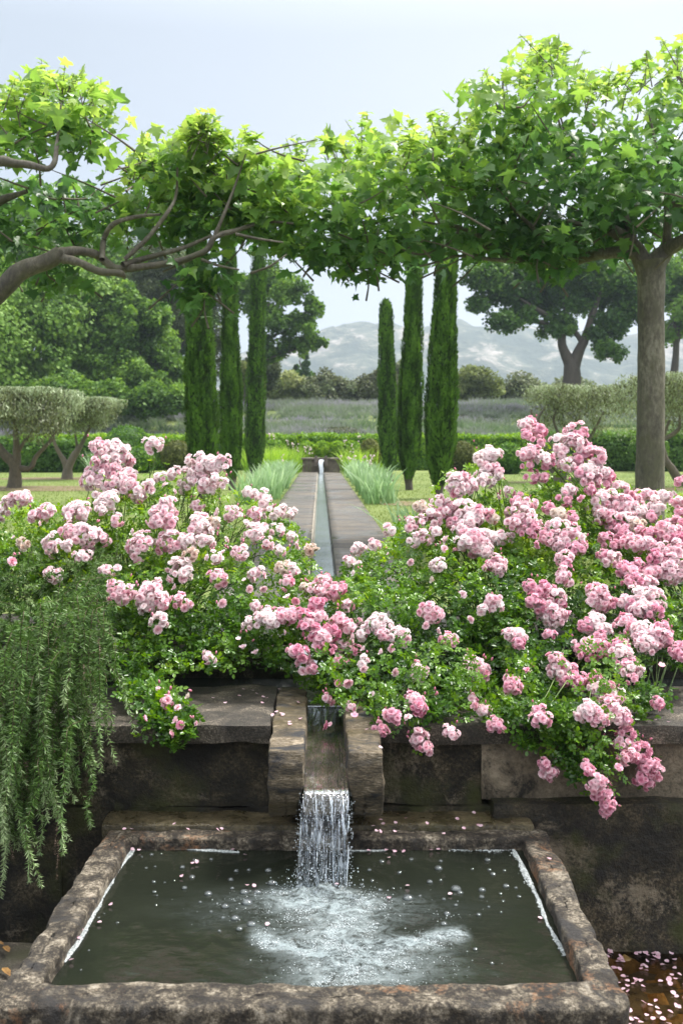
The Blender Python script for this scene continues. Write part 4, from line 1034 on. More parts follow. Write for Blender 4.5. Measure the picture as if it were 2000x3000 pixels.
def hang(px, py, L, Y, out=.06, size=.019, tipb=.35, bend=None, dens=330):
    a = at(px, py, Y); b = np.array([rng.normal() * .06 if bend is None else bend, -out, -L])
    k = 7; t = np.linspace(0, 1, k)[:, None]
    pts = a + b * t + np.array([rng.normal() * .025, -.05 - .04 * rng.random(), .03]) * np.sin(t * np.pi) + rng.normal(size=(k, 3)) * .008 + np.array([rng.normal() * .05 * L, 0, .0]) * t ** 2
    # the first part arches out of the bush
    pts = np.vstack([a + [rng.normal() * .03, .12, -.01], pts])
    s_, n_ = sprig(pts, int(dens * 1.8 * (L + .1)) + 12, size * 1.45, tipb); ST.append(s_); NE.append(n_)
# (px of tip, py of tip, length m)
tips = [(8, 2490, .55), (70, 2612, .70), (95, 2560, .6), (60, 2460, .5), (150, 2400, .45), (120, 2480, .5), (205, 2340, .5), (235, 2280, .4), (258, 2415, .45), (215, 2500, .4), (300, 2240, .4), (30, 2300, .5), (90, 2330, .5),
        (175, 2250, .4), (250, 2150, .35), (320, 2080, .3), (275, 2000, .3), (60, 2150, .4), (130, 2120, .4), (200, 2060, .3), (110, 2280, .35), (160, 2320, .4), (-20, 2400, .5), (-40, 2550, .6), (180, 2450, .4), (20, 2540, .5), (130, 2590, .4)]
for (px, py, L) in tips:
    Y = 3.30 + .06 * rng.normal() + (.12 if px > 220 else 0)
    top = py - L * F0 / Y
    hang(px, top, L, Y, .05, .018, .45, 0. + rng.normal() * .015, 420)
for k in range(160):
    px = rng.uniform(-80, 305); tipy = np.interp(px, [-80, 60, 150, 250, 335], [2560, 2520, 2380, 2260, 2080]) - abs(rng.normal()) * 190
    L = rng.uniform(.16, .42); Y = np.interp(tipy, [1750, 1950, 2150, 2600], [3.9, 3.62, 3.40, 3.36]) + .09 * rng.random() - .03
    top = max(tipy - L * F0 / Y, 1690); L = (tipy - top) * Y / F0
    if L < .04: continue
    hang(px, top, L, Y, .05, .017, .1 + .3 * rng.random(), None, 300)
for k in range(500):   # the bushy top
    px = rng.uniform(-80, 318); py = rng.uniform(1660, 2060) - .25 * (px - 150) * (px > 200)
    Y = np.interp(py, [1650, 1850, 2060], [4.15, 3.85, 3.56]) + .22 * rng.random()
    a = at(px, py, Y); L = rng.uniform(.06, .16)
    d = norm(np.array([rng.normal() * .7, -.5 + rng.normal() * .35, .45 + rng.normal() * .6])[None])[0]
    pts = [a, a + d * L * .4, a + d * L * .75 + [0, 0, -.006], a + d * L + [0, -.005, -.02]]
    s_, n_ = sprig(pts, int(40 + 420 * L), .023, .15 * rng.random() + .12 * (rng.random() < .2)); ST.append(s_); NE.append(n_)
V, F, T = join(ST); obj('stems', make_mesh('stems', V, F, True, T), MT['woody'], root)
V, F, T = join(NE); obj('needles', make_mesh('needles', V, F, False, T), MT['rosemary'], root)
# dried brown flower heads among the shoots
ST, NE = [], []
for (px, py, L) in [(80, 2250, .10), (172, 2380, .16), (172, 2480, .13), (48, 2190, .07), (160, 2205, .06), (245, 1960, .06), (290, 1890, .05), (30, 2480, .06)]:
    a = at(px, py - 20, 3.27); k = 5; t = np.linspace(0, 1, k)[:, None]
    s_, n_ = sprig(a + np.array([rng.normal() * .01, 0, -L]) * t, int(700 * L), .010, 0); ST.append(s_); NE.append(n_)
MT['dried'] = simple_mat('dried', (.10, .065, .045), (.28, .19, .14), 40., .8, .3)
for V, F, T in NE: tag(obj('dried_shoot', make_mesh('dried_shoot', V, F, False, T), MT['dried'], root), label='dried brown rosemary shoot')
# upright rosemary shoots among the left roses
ST, NE = [], []
for (px, py, y1, Y) in [(545, 1600, 1410, 4.55), (560, 1590, 1440, 4.6), (630, 1640, 1425, 4.6), (655, 1620, 1450, 4.55), (640, 1600, 1400, 4.65), (535, 1560, 1430, 4.55), (335, 1700, 1560, 4.3), (290, 1690, 1600, 4.2), (75, 1700, 1590, 4.2), (100, 1720, 1610, 4.2), (270, 1720, 1640, 4.15)]:
    a = at(px, py, Y); b = at(px + rng.normal() * 12, y1, Y); t = np.linspace(0, 1, 6)[:, None]
    s_, n_ = sprig(a + (b - a) * t + rng.normal(size=(6, 3)) * .005, 120, .02, .1); ST.append(s_); NE.append(n_)
for (V, F, T), (V2, F2, T2) in zip(ST, NE):
    root = empty('rosemary_shoot', V.min(0), label='thin upright rosemary shoot poking up between the left roses', cat='rosemary', group='upright rosemary shoots among the left roses')
    obj('stem', make_mesh('stem', V, F, True, T), MT['woody'], root); obj('needles', make_mesh('needles', V2, F2, False, T2), MT['rosemary'], root)
# ------------------------------------------------------------------ general foliage builders
def cloud(cs, rs, n, size, up=.35, shell=.62, tmpl=QUAD, tbase=.5, tvar=.22, clump=.16, aspect=1., elong=None):
    """leaves spread through a set of ellipsoid clumps. cs (k,3), rs (k,3)"""
    cs = np.asarray(cs, float); rs = np.asarray(rs, float)
    wgt = (rs[:, 0] * rs[:, 2]) ** 1.0; wgt = wgt / wgt.sum()
    i = rng.choice(len(cs), n, p=wgt); u = rdir(n)
    rad = shell + (1.08 - shell) * rng.random(n) ** .7
    rad = np.where(rng.random(n) < .2, rng.random(n) ** .4 * shell, rad)
    P = cs[i] + u * rs[i] * rad[:, None]
    ct = rng.normal(size=len(cs)) * clump
    nh = u * .8 + rdir(n) * .6 + [0, 0, up]
    d = rdir(n) * .9 + u * .5 if elong is None else rdir(n) * .5 + np.array(elong)
    t = tbase + ct[i] + (rng.random(n) - .5) * tvar * 2
    s = size * (.6 + .8 * rng.random(n))
    return scatter(*tmpl, P, orient(d, nh), s[:, None] * np.array([aspect, 1, 1]), t)

def subclumps(c, r, k, rel=.34, flat=.8, jit=.25):
    """small clumps spread over the surface of a large one"""
    u = rdir(k); u[:, 2] = np.where(u[:, 2] < -.5, -u[:, 2], u[:, 2]) ; u = norm(u)
    P = np.array(c) + u * np.array(r) * (.30 + .70 * rng.random((k, 1)))
    R = np.mean(r) * rel * (1 + jit * rng.normal(size=(k, 1))); R = np.clip(R * np.exp(.35 * rng.normal(size=(k, 1))), .07 * np.mean(r), None) * np.array([1, 1, flat])
    return P, R

def blobs(spec, Y, k=12, rel=.34, dy=1.0, flat=.8):
    """spec: (px, py, rpx, rpy[, dY]) big masses of a crown at distance Y"""
    Cs, Rs = [], []
    for b in spec:
        YY = Y + (b[4] if len(b) > 4 else 0); c = at(b[0], b[1], YY); m_ = YY / F0
        P, R = subclumps(c, (b[2] * m_, (b[2] + b[3]) * .5 * m_ * dy, b[3] * m_), k, rel, flat); Cs.append(P); Rs.append(R)
    return np.concatenate(Cs), np.concatenate(Rs)

def ground_z(x, y): return float(gh(x, y))

def tree(name, label, cat, base, spec, Y, mat, n, size, k=12, rel=.34, trunk=None, group=None, bark='bark_dark', dy=1., flat=.8, **kw):
    root = empty(name, base, label=label, cat=cat, group=group)
    Cs, Rs = blobs(spec, Y, k, rel, dy, flat)
    V, F, T = cloud(Cs, Rs, n, size, **kw)
    obj('crown', make_mesh('crown', V, F, False, T), MT[mat], root)
    ps = [tube(p, r, 9, 4, .12) for p, r in (trunk or [])]
    if not trunk:
        b = np.array(base, float); c = np.array([at(s_[0], s_[1], Y) for s_ in spec]); tot = c.mean(0)
        ps = [tube([b + [0, 0, -.1], b * .6 + tot * .4 + rng.normal(size=3) * .1, tot], [.035 * (tot[2] - b[2]) + .08, .03 * (tot[2] - b[2]) + .05, .05], 8)]
        for q in c[:6]: ps.append(tube([b * .55 + tot * .45, (tot + q) / 2 + rng.normal(size=3) * .2, q], [.08, .05, .02], 6))
    V, F, T = join(ps)
    obj('trunk', make_mesh('trunk', V, F, True, T), MT[bark], root)
    return root

# ------------------------------------------------------------------ cypresses
def cypress(label, base_px, Y, H, widths, lean=0., seed=1, n=15000):
    """widths: list of (height fraction, half width m)"""
    x0 = (base_px - CX) / F0 * Y
    root = empty('cypress', (x0, Y, 0), label=label, cat='cypress tree', group='clipped cypress columns beside the path')
    hf = np.array([w_[0] for w_ in widths]); wf_ = np.array([w_[1] for w_ in widths])
    def R(h, a): # radius at height fraction and angle
        P = np.stack([np.cos(a) * 2.2, np.sin(a) * 2.2, h * H * .8 + seed * 7], -1)
        return np.interp(h, hf, wf_) * (1 + .08 * vnoise(P) + .09 * vnoise(P * [3, 3, 2.4]) + .05 * vnoise(P * [6, 6, 5.]))
    # core
    hh = np.linspace(0, 1, 60); aa = np.linspace(0, 2 * np.pi, 28, endpoint=False)
    Hh, Aa = np.meshgrid(hh, aa, indexing='ij'); r = R(Hh, Aa) * .86
    ax = lambda h: lean * h
    V = np.stack([x0 + ax(Hh) + np.cos(Aa) * r, Y + np.sin(Aa) * r, .22 + Hh * (H - .22)], -1).reshape(-1, 3)
    F = grid_faces(60, 28, True)
    parts = [(V, F[:, ::-1], np.full(len(V), .05))]
    h = rng.random(n * 2); h = h[rng.random(n * 2) < (np.interp(h, hf, wf_) / wf_.max()) ** .8][:n]; m_ = len(h)
    a = rng.random(m_) * 2 * np.pi; r = R(h, a)
    P3 = np.stack([np.cos(a) * r, np.sin(a) * r, h * H], -1)
    st = fbm(P3 * [10, 10, 2.6] + seed * 11, 3)          # vertical tufts and the crevices between them
    r = r * (.90 + .13 * np.clip(st * 2.2, -1, 1) + .06 * rng.random(m_))
    P = np.stack([x0 + ax(h) + np.cos(a) * r, Y + np.sin(a) * r, .2 + h * (H - .22)], -1)
    o_ = np.stack([np.cos(a), np.sin(a), 0 * a], -1)
    d = np.array([0, 0, 1.]) + o_ * .35 + rdir(m_) * .35
    t = .52 + .72 * st + .12 * rng.normal(size=m_)  # recessed crevices painted darker, imitating shade between the tufts
    parts.append(scatter(*QUAD, P, orient(d, o_ + rdir(m_) * .35), (.045 + .05 * rng.random(m_))[:, None] * np.array([.42, 1, 1]), t))
    V, F, T = join(parts)
    obj('crown', make_mesh('crown', V, F, False, T), MT['cypress'], root)
    tr = [tube([(x0 + .02, Y, -.05), (x0, Y, .2), (x0, Y, .7)], [.085, .07, .06], 9, 3, .2)]
    for q in range(5):
        a_ = q * 1.26 + seed; tr.append(tube([(x0 + .03 * math.cos(a_), Y + .03 * math.sin(a_), .05), (x0 + .09 * math.cos(a_), Y + .09 * math.sin(a_), .4), (x0 + .1 * math.cos(a_), Y + .1 * math.sin(a_), .8)], [.03, .022, .012], 6))
    V, F, T = join(tr); obj('trunk', make_mesh('trunk', V, F, True, T), MT['bark_dark'], root)
def W_(px, Y): return px / F0 * Y * .5
for (lab, bx, Y, H, w0, w1, lean, sd) in [
    ('thickest dark cypress column right of the path, nearest the rose bush', 1284, 16.6, 4.9, 100, 62, .16, 1),
    ('middle cypress column right of the path, standing between its two neighbours', 1196, 19.6, 5.1, 72, 46, .14, 2),
    ('shortest cypress right of the path, its rounded top free against the sky', 1140, 24.2, 4.42, 62, 44, -.09, 3),
    ('thickest dark cypress column left of the path, nearest the camera on that side', 595, 16.0, 4.75, 98, 60, -.12, 4),
    ('middle cypress column left of the path', 680, 19.6, 5.0, 66, 44, -.06, 5),
    ('third cypress column left of the path with a bright right edge', 743, 24.0, 5.6, 62, 46, .13, 6),
    ('farthest cypress left of the path, mostly hidden behind the third column', 757, 29.5, 4.2, 44, 26, -.05, 7)]:
    a, b = W_(w0, Y), W_(w1, Y)
    cypress(lab, bx, Y, H, [(0, a * .28), (.03, a * .46), (.08, a * .72), (.16, a * .9), (.25, a * .95), (.36, a * .88), (.70, b), (.92, b * .86), (.97, b * .64), (1, b * .2)], lean, sd, 15000 if Y < 21 else 9000)

# ------------------------------------------------------------------ olives clipped flat
def olive(label, bpx, bpy, Y, crown, limbs, n, bark='bark_olive', tb=.46):
    base = at(bpx, bpy, Y); base[2] = 0
    root = empty('olive_tree', base, label=label, cat='olive tree', group='olive trees with clipped flat tops on the lawn')
    x0, x1, y0, y1, dep = crown     # px box of the crown, depth in metres
    lo, hi = at(x0, y1, Y), at(x1, y0, Y); c = (lo + hi) / 2; h = np.abs(hi - lo) / 2; h[1] = dep / 2
    k = 110 if tb < .45 else 150
    u = rng.uniform(-1, 1, (k, 3)); u[:, 2] = np.where(rng.random(k) < .55, .62 + .2 * rng.random(k), u[:, 2] * .8)
    u[:, 0] *= .9 - .18 * (u[:, 2] < -.2); 
    Cs = c + u * h * .90 + rng.normal(size=(k, 3)) * .05; Rs = np.array([.19, .19, .16]) * np.clip(h[2] / .4, .7, 1.6) * np.exp(.35 * rng.normal(size=(k, 1)))
    V, F, T = cloud(Cs, Rs, n, .075, up=.5, aspect=.40, tbase=tb + .05, tvar=.3, elong=(0, 0, .7), clump=.2)
    T = T + .28 * sstep(c[2] + h[2] * .55, c[2] + h[2], V[:, 2])  # top of the crown painted silvery, imitating a highlight from above
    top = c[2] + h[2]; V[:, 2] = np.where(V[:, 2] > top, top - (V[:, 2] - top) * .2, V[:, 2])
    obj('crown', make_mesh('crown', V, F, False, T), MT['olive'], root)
    ps = []
    for L in limbs:
        pts = [at(a, b, Y + (q[0] if q else 0)) for a, b, *q in L[0]]
        ps.append(tube(pts, L[1], 9, 4, .2))
    V, F, T = join(ps); obj('trunk', make_mesh('trunk', V, F, True, T), MT[bark], root)
olive('larger clipped olive tree at the left lawn edge with a forked trunk', 42, 1432, 20.4, (-20, 212, 1138, 1262, 2.2),
      [([(42, 1440), (44, 1395), (40, 1360), (5, 1320), (-25, 1270), (-40, 1220)], [.17, .13, .12, .08, .05, .03]), ([(46, 1395), (50, 1350), (48, 1290), (42, 1225)], [.12, .09, .06, .03]),
       ([(56, 1372), (90, 1371), (108, 1335), (150, 1290), (175, 1240)], [.07, .05, .045, .035, .02]), ([(50, 1330), (75, 1290), (110, 1250)], [.05, .035, .02])], 20000)
olive('smaller clipped olive tree right of the larger one, nearer the dark cypress', 197, 1402, 25.5, (180, 345, 1166, 1262, 2.2),
      [([(197, 1405), (200, 1375), (215, 1340), (240, 1300), (265, 1250)], [.15, .12, .09, .06, .03]), ([(200, 1378), (185, 1345), (165, 1310), (150, 1260)], [.10, .07, .05, .03]), ([(205, 1350), (225, 1320), (220, 1260)], [.06, .04, .02])], 15000)
olive('olive tree cropped by the left picture edge, only its crown showing', -120, 1440, 18.5, (-260, 12, 1150, 1262, 2.0),
      [([(-120, 1445), (-118, 1380), (-110, 1300), (-80, 1240)], [.16, .12, .08, .03])], 9000)
olive('wide twisted olive tree behind the right rose bush with several bare limbs', 1640, 1415, 23.5, (1560, 1835, 1132, 1275, 3.0),
      [([(1632, 1420), (1625, 1385), (1608, 1330), (1592, 1290), (1560, 1240), (1555, 1200)], [.14, .12, .10, .07, .04, .02]), ([(1640, 1420), (1648, 1375), (1642, 1330), (1660, 1280), (1690, 1240), (1700, 1190)], [.13, .10, .08, .06, .04, .02]),
       ([(1650, 1418), (1690, 1405), (1705, 1360), (1712, 1310), (1740, 1260), (1770, 1200)], [.10, .09, .07, .06, .04, .02]), ([(1592, 1290), (1575, 1230), (1600, 1190)], [.05, .035, .02]), ([(1630, 1350), (1640, 1290), (1620, 1230), (1640, 1180)], [.05, .04, .03, .02])], 11500, tb=.38)
olive('olive tree at the right picture edge behind the smooth plane trunk', 1990, 1430, 21., (1850, 2120, 1100, 1262, 2.6),
      [([(1995, 1420), (1970, 1380), (1945, 1340), (1938, 1290), (1960, 1230)], [.10, .09, .07, .05, .03]), ([(2000, 1425), (2030, 1340), (2010, 1250)], [.12, .08, .03]), ([(1938, 1290), (1985, 1260), (1990, 1220)], [.05, .04, .02])], 11500, tb=.40)

# ------------------------------------------------------------------ hedges and clipped shrubs
def hedge(name, label, cat, x0, x1, y0, y1, z0, z1, mat, n, size=.07, wob=.05, group=None, tb=.5, rounds=None):
    root = empty(name, ((x0 + x1) / 2, (y0 + y1) / 2, z0), label=label, cat=cat, group=group)
    V, F, T = rough_box(x0 + .05, x1 - .05, y0 + .05, y1 - .05, z0 - .1, z1 - .05, seg=.25, amp=wob * .6, rnd=.1, sc=1.3)
    nf = np.array([(x1 - x0) * (z1 - z0), (x1 - x0) * (y1 - y0), 1.2 * (y1 - y0) * (z1 - z0)]); q = rng.choice(3, n, p=nf / nf.sum())
    r = rng.random((n, 3)); P = np.array([x0, y0, z0]) + r * [x1 - x0, y1 - y0, z1 - z0]
    side = rng.random(n) < .5
    nh = np.zeros((n, 3))
    P[q == 0, 1] = y0; nh[q == 0, 1] = -1; P[q == 1, 2] = z1; nh[q == 1, 2] = 1
    s2 = q == 2; P[s2, 0] = np.where(side[s2], x1, x0); nh[s2, 0] = np.where(side[s2], 1, -1)
    P = P + rng.normal(size=P.shape) * .04 + nh * (wob * fbm(P * [1.2, 1.2, 2.2], 3) * 2.6)[:, None]
    V2, F2, T2 = scatter(*QUAD, P, orient(rdir(n), nh + rdir(n) * .6), size * (.6 + .8 * rng.random(n)), tb + .3 * (rng.random(n) - .5) + .25 * fbm(P * 1.6, 2) + .12 * (q == 1))
    V, F, T = join([(V, F, T + .1), (V2, F2, T2)])
    obj('foliage', make_mesh('foliage', V, F, False, T), MT[mat], root); return root
def ball(label, px, py, Y, rpx, rpy, mat, n=3500, size=.055, tb=.5, name='round_shrub', cat='clipped shrub', dy=1., lump=.06, group=None):
    c = at(px, py, Y); r = np.array([rpx, rpx * dy, rpy]) / F0 * Y
    root = empty(name, (c[0], c[1], c[2] - r[2]), label=label, cat=cat, group=group)
    th, ph = np.meshgrid(np.linspace(0, np.pi, 14), np.linspace(0, 2 * np.pi, 20, endpoint=False), indexing='ij')
    U = np.stack([np.sin(th) * np.cos(ph), np.sin(th) * np.sin(ph), np.cos(th)], -1)
    core = (c + U * r * .9).reshape(-1, 3)
    u = rdir(n); P = c + u * r * (1 + lump * 1.5 * fbm(u * 3.5 + px, 3) + .03 * rng.normal(size=n))[:, None]
    parts = [(core, grid_faces(14, 20, True)[:, ::-1], np.full(len(core), .1)), scatter(*QUAD, P, orient(rdir(n), u + rdir(n) * .6), size * (.6 + .8 * rng.random(n)), tb + .3 * (rng.random(n) - .5) + .3 * fbm(u * 4 + px, 2))]
    V, F, T = join(parts); obj('foliage', make_mesh('foliage', V, F, False, T), MT[mat], root); return root

hedge('hedge', 'long low clipped hedge across the far end of the garden in front of the lavender', 'hedge', -10.5, 7.0, 34.0, 35.0, 0, 1.16, 'hedge', 26000, .075, .06, tb=.46)
hedge('hedge', 'dark clipped hedge behind the right olive trees', 'hedge', 7.1, 16, 32.6, 33.8, 0, 1.20, 'tree_dark', 16000, .08, .07, tb=.68)
hedge('hedge', 'dark leafy hedge behind the left olive trees', 'hedge', -16, -6.2, 31.5, 33, 0, .95, 'tree_dark', 15000, .09, .12, tb=.6)
for lab, px, py, Y, a, b, mt_, tb in [
    ('olive brown clipped ball left of the dark left cypress', 520, 1338, 31, 46, 46, 'shrub_brown', .5), ('small clipped green ball at the far left between the olives', 408, 1350, 31, 44, 40, 'hedge', .35),
    ('large leafy green shrub behind the small green ball', 375, 1300, 33.2, 62, 52, 'hedge', .30),
    ('olive brown clipped ball right of the thickest right cypress', 1352, 1338, 31, 36, 42, 'shrub_brown', .5), ('glossy green clipped ball further right, partly behind the tall roses', 1490, 1345, 30, 46, 46, 'hedge', .28),
    ('brownish ball shrub hidden behind the tall right roses', 1625, 1340, 31, 34, 36, 'shrub_brown', .5), ('clipped ball shrub just left of the shortest right cypress', 1083, 1335, 31, 30, 48, 'shrub_brown', .72),
    ('clipped ball shrub just right of the third left cypress', 800, 1330, 33.3, 40, 40, 'hedge', .45), ('rounded dark shrub right of the plane trunk', 1900, 1320, 31.5, 52, 50, 'tree_dark', .7)]:
    ball(lab, px, py, Y, a, b, mt_, tb=tb)
rows = ['first', 'second', 'third', 'fourth', 'fifth']
for i, px in enumerate([900, 945, 988, 1030]):
    ball(['lime green ball shrub left of the far fountain stream', 'lime green ball shrub right above the far fountain stream', 'lime green ball shrub just right of the far fountain stream', 'rightmost lime green ball shrub behind the far fountain'][i], px, 1318, 32.6, 25, 24, 'hedge', 2200, .055, .62, lump=.08)

# ------------------------------------------------------------------ far fountain wall at the end of the path
root = empty('fountain_wall', (0, 30.6, 0), label='small old stone fountain wall at the far end of the path', cat='fountain')
FW = stone_mat('fountain_stone', [(.3, (.05, .04, .035)), (.5, (.15, .12, .105)), (.7, (.30, .26, .22))], 3., 12., .8, (.5, .8), .3)
for (x0, x1, y0, y1, z0, z1) in [(-.54, .62, 30.5, 30.9, -.05, .42)]:
    V, F, T = rough_box(x0, x1, y0, y1, z0, z1, seg=.08, amp=.03, rnd=.04, sc=3); obj('stone_block', make_mesh('stone_block', V, F, True), FW, root)
V, F, T = rough_box(-.58, .66, 30.44, 30.95, .42, .48, seg=.08, amp=.02, rnd=.02, sc=3, seed=4); obj('coping_stone', make_mesh('coping_stone', V, F, True), FW, root)
for s_ in (-1, 1):
    V, F, T = rough_box(.03 + s_ * .15 - .05, .03 + s_ * .15 + .05, 30.25, 30.5, .22, .54, seg=.05, amp=.015, rnd=.02, sc=5, seed=s_); obj('cheek_stone', make_mesh('cheek_stone', V, F, True), FW, root)
V, F, T = rough_box(-.15, .21, 30.28, 30.5, .30, .36, seg=.05, amp=.01, rnd=.02, sc=5, seed=9); obj('spout_floor', make_mesh('spout_floor', V, F, True), FW, root)
t = np.linspace(0, 1, 16); Vv = []
for q in t:
    yy_ = 30.30 - .25 * q; z_ = .42 - .41 * q ** 1.8
    for u_ in np.linspace(-1, 1, 9): Vv.append((.035 + u_ * (.075 - .02 * q) + .012 * math.sin(q * 9), yy_ + .02 * math.cos(u_ * 7 + q * 12), z_))
m, nt = newmat('stream'); n = N(nt)
n.out(n('ShaderNodeBsdfPrincipled', {'Base Color': (.72, .78, .84, 1), 'Roughness': .2, 'Transmission Weight': .2}).outputs[0])
tag(obj('water_stream', make_mesh('water_stream', Vv, grid_faces(16, 9), True), m), label='bright thin stream of water falling from the far fountain wall into the rill', cat='water')

# ------------------------------------------------------------------ iris and tall grasses beside the path
def blades(c, n_, h, r, wid, mat, spread=.5, seg=4, tb=.5, droop=.25):
    """tuft of sword leaves: each a tapering curved strip"""
    a = rng.random(n_) * 2 * np.pi; rad = r * np.sqrt(rng.random(n_))
    b = np.stack([c[0] + np.cos(a) * rad, c[1] + np.sin(a) * rad, np.full(n_, c[2])], -1)
    fan = rng.normal(size=(n_, 2)) * spread; hh = h * (.55 + .5 * rng.random(n_))
    sd = rng.normal(size=(n_, 2)); sd /= np.linalg.norm(sd, axis=1, keepdims=True)
    rows = []
    for j in range(seg + 1):
        q = j / seg; w_ = wid * (1 - q ** 2.2) * (.7 + .6 * q) * .5 + .0008
        cx_ = b[:, 0] + fan[:, 0] * hh * (q * .5 + droop * q * q); cy_ = b[:, 1] + fan[:, 1] * hh * (q * .5 + droop * q * q)
        cz_ = b[:, 2] + hh * (q - .28 * droop * 2 * q ** 3)
        for s_ in (-1, 1): rows.append(np.stack([cx_ + s_ * sd[:, 0] * w_, cy_ + s_ * sd[:, 1] * w_, cz_], -1))
    V = np.stack(rows, 1)
    V = V.reshape(-1, 3); k = 2 * (seg + 1)
    f = np.array([[2 * j, 2 * j + 1, 2 * j + 3, 2 * j + 2] for j in range(seg)])
    F = (f[None] + (np.arange(n_) * k)[:, None, None]).reshape(-1, 4)
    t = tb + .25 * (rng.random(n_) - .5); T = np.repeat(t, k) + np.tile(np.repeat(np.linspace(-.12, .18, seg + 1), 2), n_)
    return V, F, T
posn = ['nearest', 'second', 'third', 'fourth', 'fifth', 'sixth', 'seventh', 'eighth', 'ninth', 'tenth', 'farthest']
for side in (-1, 1):
    for i in range(11):
        Y = 15.2 + i * 1.28 + rng.normal() * .1; x = (-.93 if side < 0 else .97) + rng.normal() * .04
        c = (x, Y, .0); bl = [blades(c, 60, .62 if i < 9 else .54, .27, .044, 'iris', .38)]
        V, F, T = join(bl)
        root = empty('iris_clump', c, label='%s clump of grey green iris leaves along the %s side of the path' % (posn[i], 'left' if side < 0 else 'right'), cat='iris', group='iris clumps lining the %s side of the path' % ('left' if side < 0 else 'right'))
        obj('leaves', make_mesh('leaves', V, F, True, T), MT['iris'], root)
c = (.86, 9.3, 0)
root = empty('iris_clump', c, label='single iris clump close behind the right rose bush, near the lawn corner', cat='iris')
V, F, T = blades(c, 45, .50, .16, .026, 'iris', .5); obj('leaves', make_mesh('leaves', V, F, True, T), MT['iris'], root)
for i, (px, py, Y, h, n_, r, lab, mt_) in enumerate([
    (800, 1385, 30.5, 1.0, 420, .55, 'fountain of fine bright grass left of the far fountain wall', 'grass_tall'), (760, 1380, 31.5, 1.0, 260, .5, 'second tuft of fine grass near the third left cypress', 'grass_tall'),
    (850, 1378, 31.5, .95, 260, .35, 'tuft of fine grass just left of the far stone wall', 'grass_tall'),
    (1040, 1385, 30.5, .95, 260, .4, 'tuft of fine grass just right of the far stone wall', 'grass_tall'), (1085, 1382, 31.0, .95, 200, .4, 'tuft of tall grass left of the shortest right cypress', 'grass_tall'),
    (335, 1385, 30.0, .85, 240, .4, 'tall grey green spiky plant beside the smaller left olive', 'iris'), (300, 1383, 31.0, .8, 200, .4, 'greyish spiky plant behind the smaller left olive trunk', 'iris'), (1400, 1385, 32.0, 1.0, 200, .6, 'loose tall grass between the two right ball shrubs', 'grass_tall')]):
    c = at(px, py, Y); c[2] = 0
    V, F, T = blades(c, n_, h, r, .022, mt_, .5, tb=.55)
    root = empty('tall_grass', c, label=lab, cat='grass plant'); obj('leaves', make_mesh('leaves', V, F, True, T), MT[mt_], root)
# pale flower spikes rising from the grasses
m, nt = newmat('pale_flower'); n = N(nt)
n.out(n('ShaderNodeBsdfPrincipled', {'Base Color': (.72, .58, .56, 1), 'Roughness': .6}).outputs[0]); MT['pale_flower'] = m
def spikes(label, lst):
    root = empty('flower_spikes', at(lst[0][0], 1385, lst[0][2]) * [1, 1, 0], label=label, cat='flowers'); st, fl = [], []
    for (px, py, Y) in lst:
        e = at(px, py, Y); b = e * [1, 1, 0] + [rng.normal() * .08, 0, 0]
        st.append(tube([b, (b + e) / 2 + [.02, 0, 0], e], [.006, .005, .003], 4, 2))
        for k in range(7):
            q = e + np.array([rng.normal() * .025, rng.normal() * .025, -.035 * k * rng.random() * 1.5])
            fl.append((q, .012 + .014 * rng.random()))
    V, F, T = join(st); tag(obj('stems', make_mesh('stems', V, F, True, T), MT['stem'], root), kind='stuff')
    P = np.array([q for q, _ in fl]); V, F, T = scatter(sph[0], sph[1], P, orient(rdir(len(P)), rdir(len(P))), np.array([s_ for _, s_ in fl]), np.zeros(len(P)))
    tag(obj('blooms', make_mesh('blooms', V, F, True, T), MT['pale_flower'], root), kind='stuff')
spikes('pale pink flower spikes above the fine grass left of the far fountain', [(720, 1252, 30), (790, 1270, 30), (802, 1272, 31), (828, 1330, 29), (858, 1298, 30), (895, 1310, 30), (905, 1308, 30.5), (912, 1314, 30), (842, 1290, 31), (760, 1290, 31), (708, 1255, 31), (873, 1300, 31)])
spikes('pale asphodel spikes above the irises right of the path', [(1065, 1335, 24), (1087, 1335, 22), (1083, 1350, 21.5), (1038, 1335, 26), (1030, 1302, 28), (1008, 1290, 30), (1052, 1278, 31), (1022, 1340, 27), (1000, 1335, 28)])

# ------------------------------------------------------------------ lavender field
nc = 5200
r_ = rng.integers(0, 19, nc); y = 37.2 + r_ * 1.5 + rng.normal(size=nc) * .13; x = rng.uniform(-24, 22, nc)
c0 = np.stack([x, y, gh(x, y)], -1); hgt = .42 + .2 * rng.random(nc) + .15 * vnoise(np.stack([x * .4, y * .4, x * 0], -1))
ks = 26; P = np.repeat(c0, ks, 0); nn_ = len(P)
d = norm(rng.normal(size=(nn_, 3)) * [.75, .75, .15] + [0, 0, 1.]); hh = np.repeat(hgt, ks) * (.7 + .4 * rng.random(nn_))
P = P + np.stack([d[:, 0] * .25, d[:, 1] * .25, 0 * hh], -1)
SPK = (np.array([[-.5, 0, 0], [.5, 0, 0], [.7, .7, 0], [0, 1, .0]]), np.array([[0, 1, 2, 3]]))
pat = fbm(np.stack([P[:, 0] * .16, P[:, 1] * .5, P[:, 0] * 0], -1), 3)
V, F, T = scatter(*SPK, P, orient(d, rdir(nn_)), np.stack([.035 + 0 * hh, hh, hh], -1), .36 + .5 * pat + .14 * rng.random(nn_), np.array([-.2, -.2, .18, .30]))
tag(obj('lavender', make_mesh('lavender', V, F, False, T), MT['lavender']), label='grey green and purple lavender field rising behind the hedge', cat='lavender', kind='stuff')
m_ = MT['lavender']
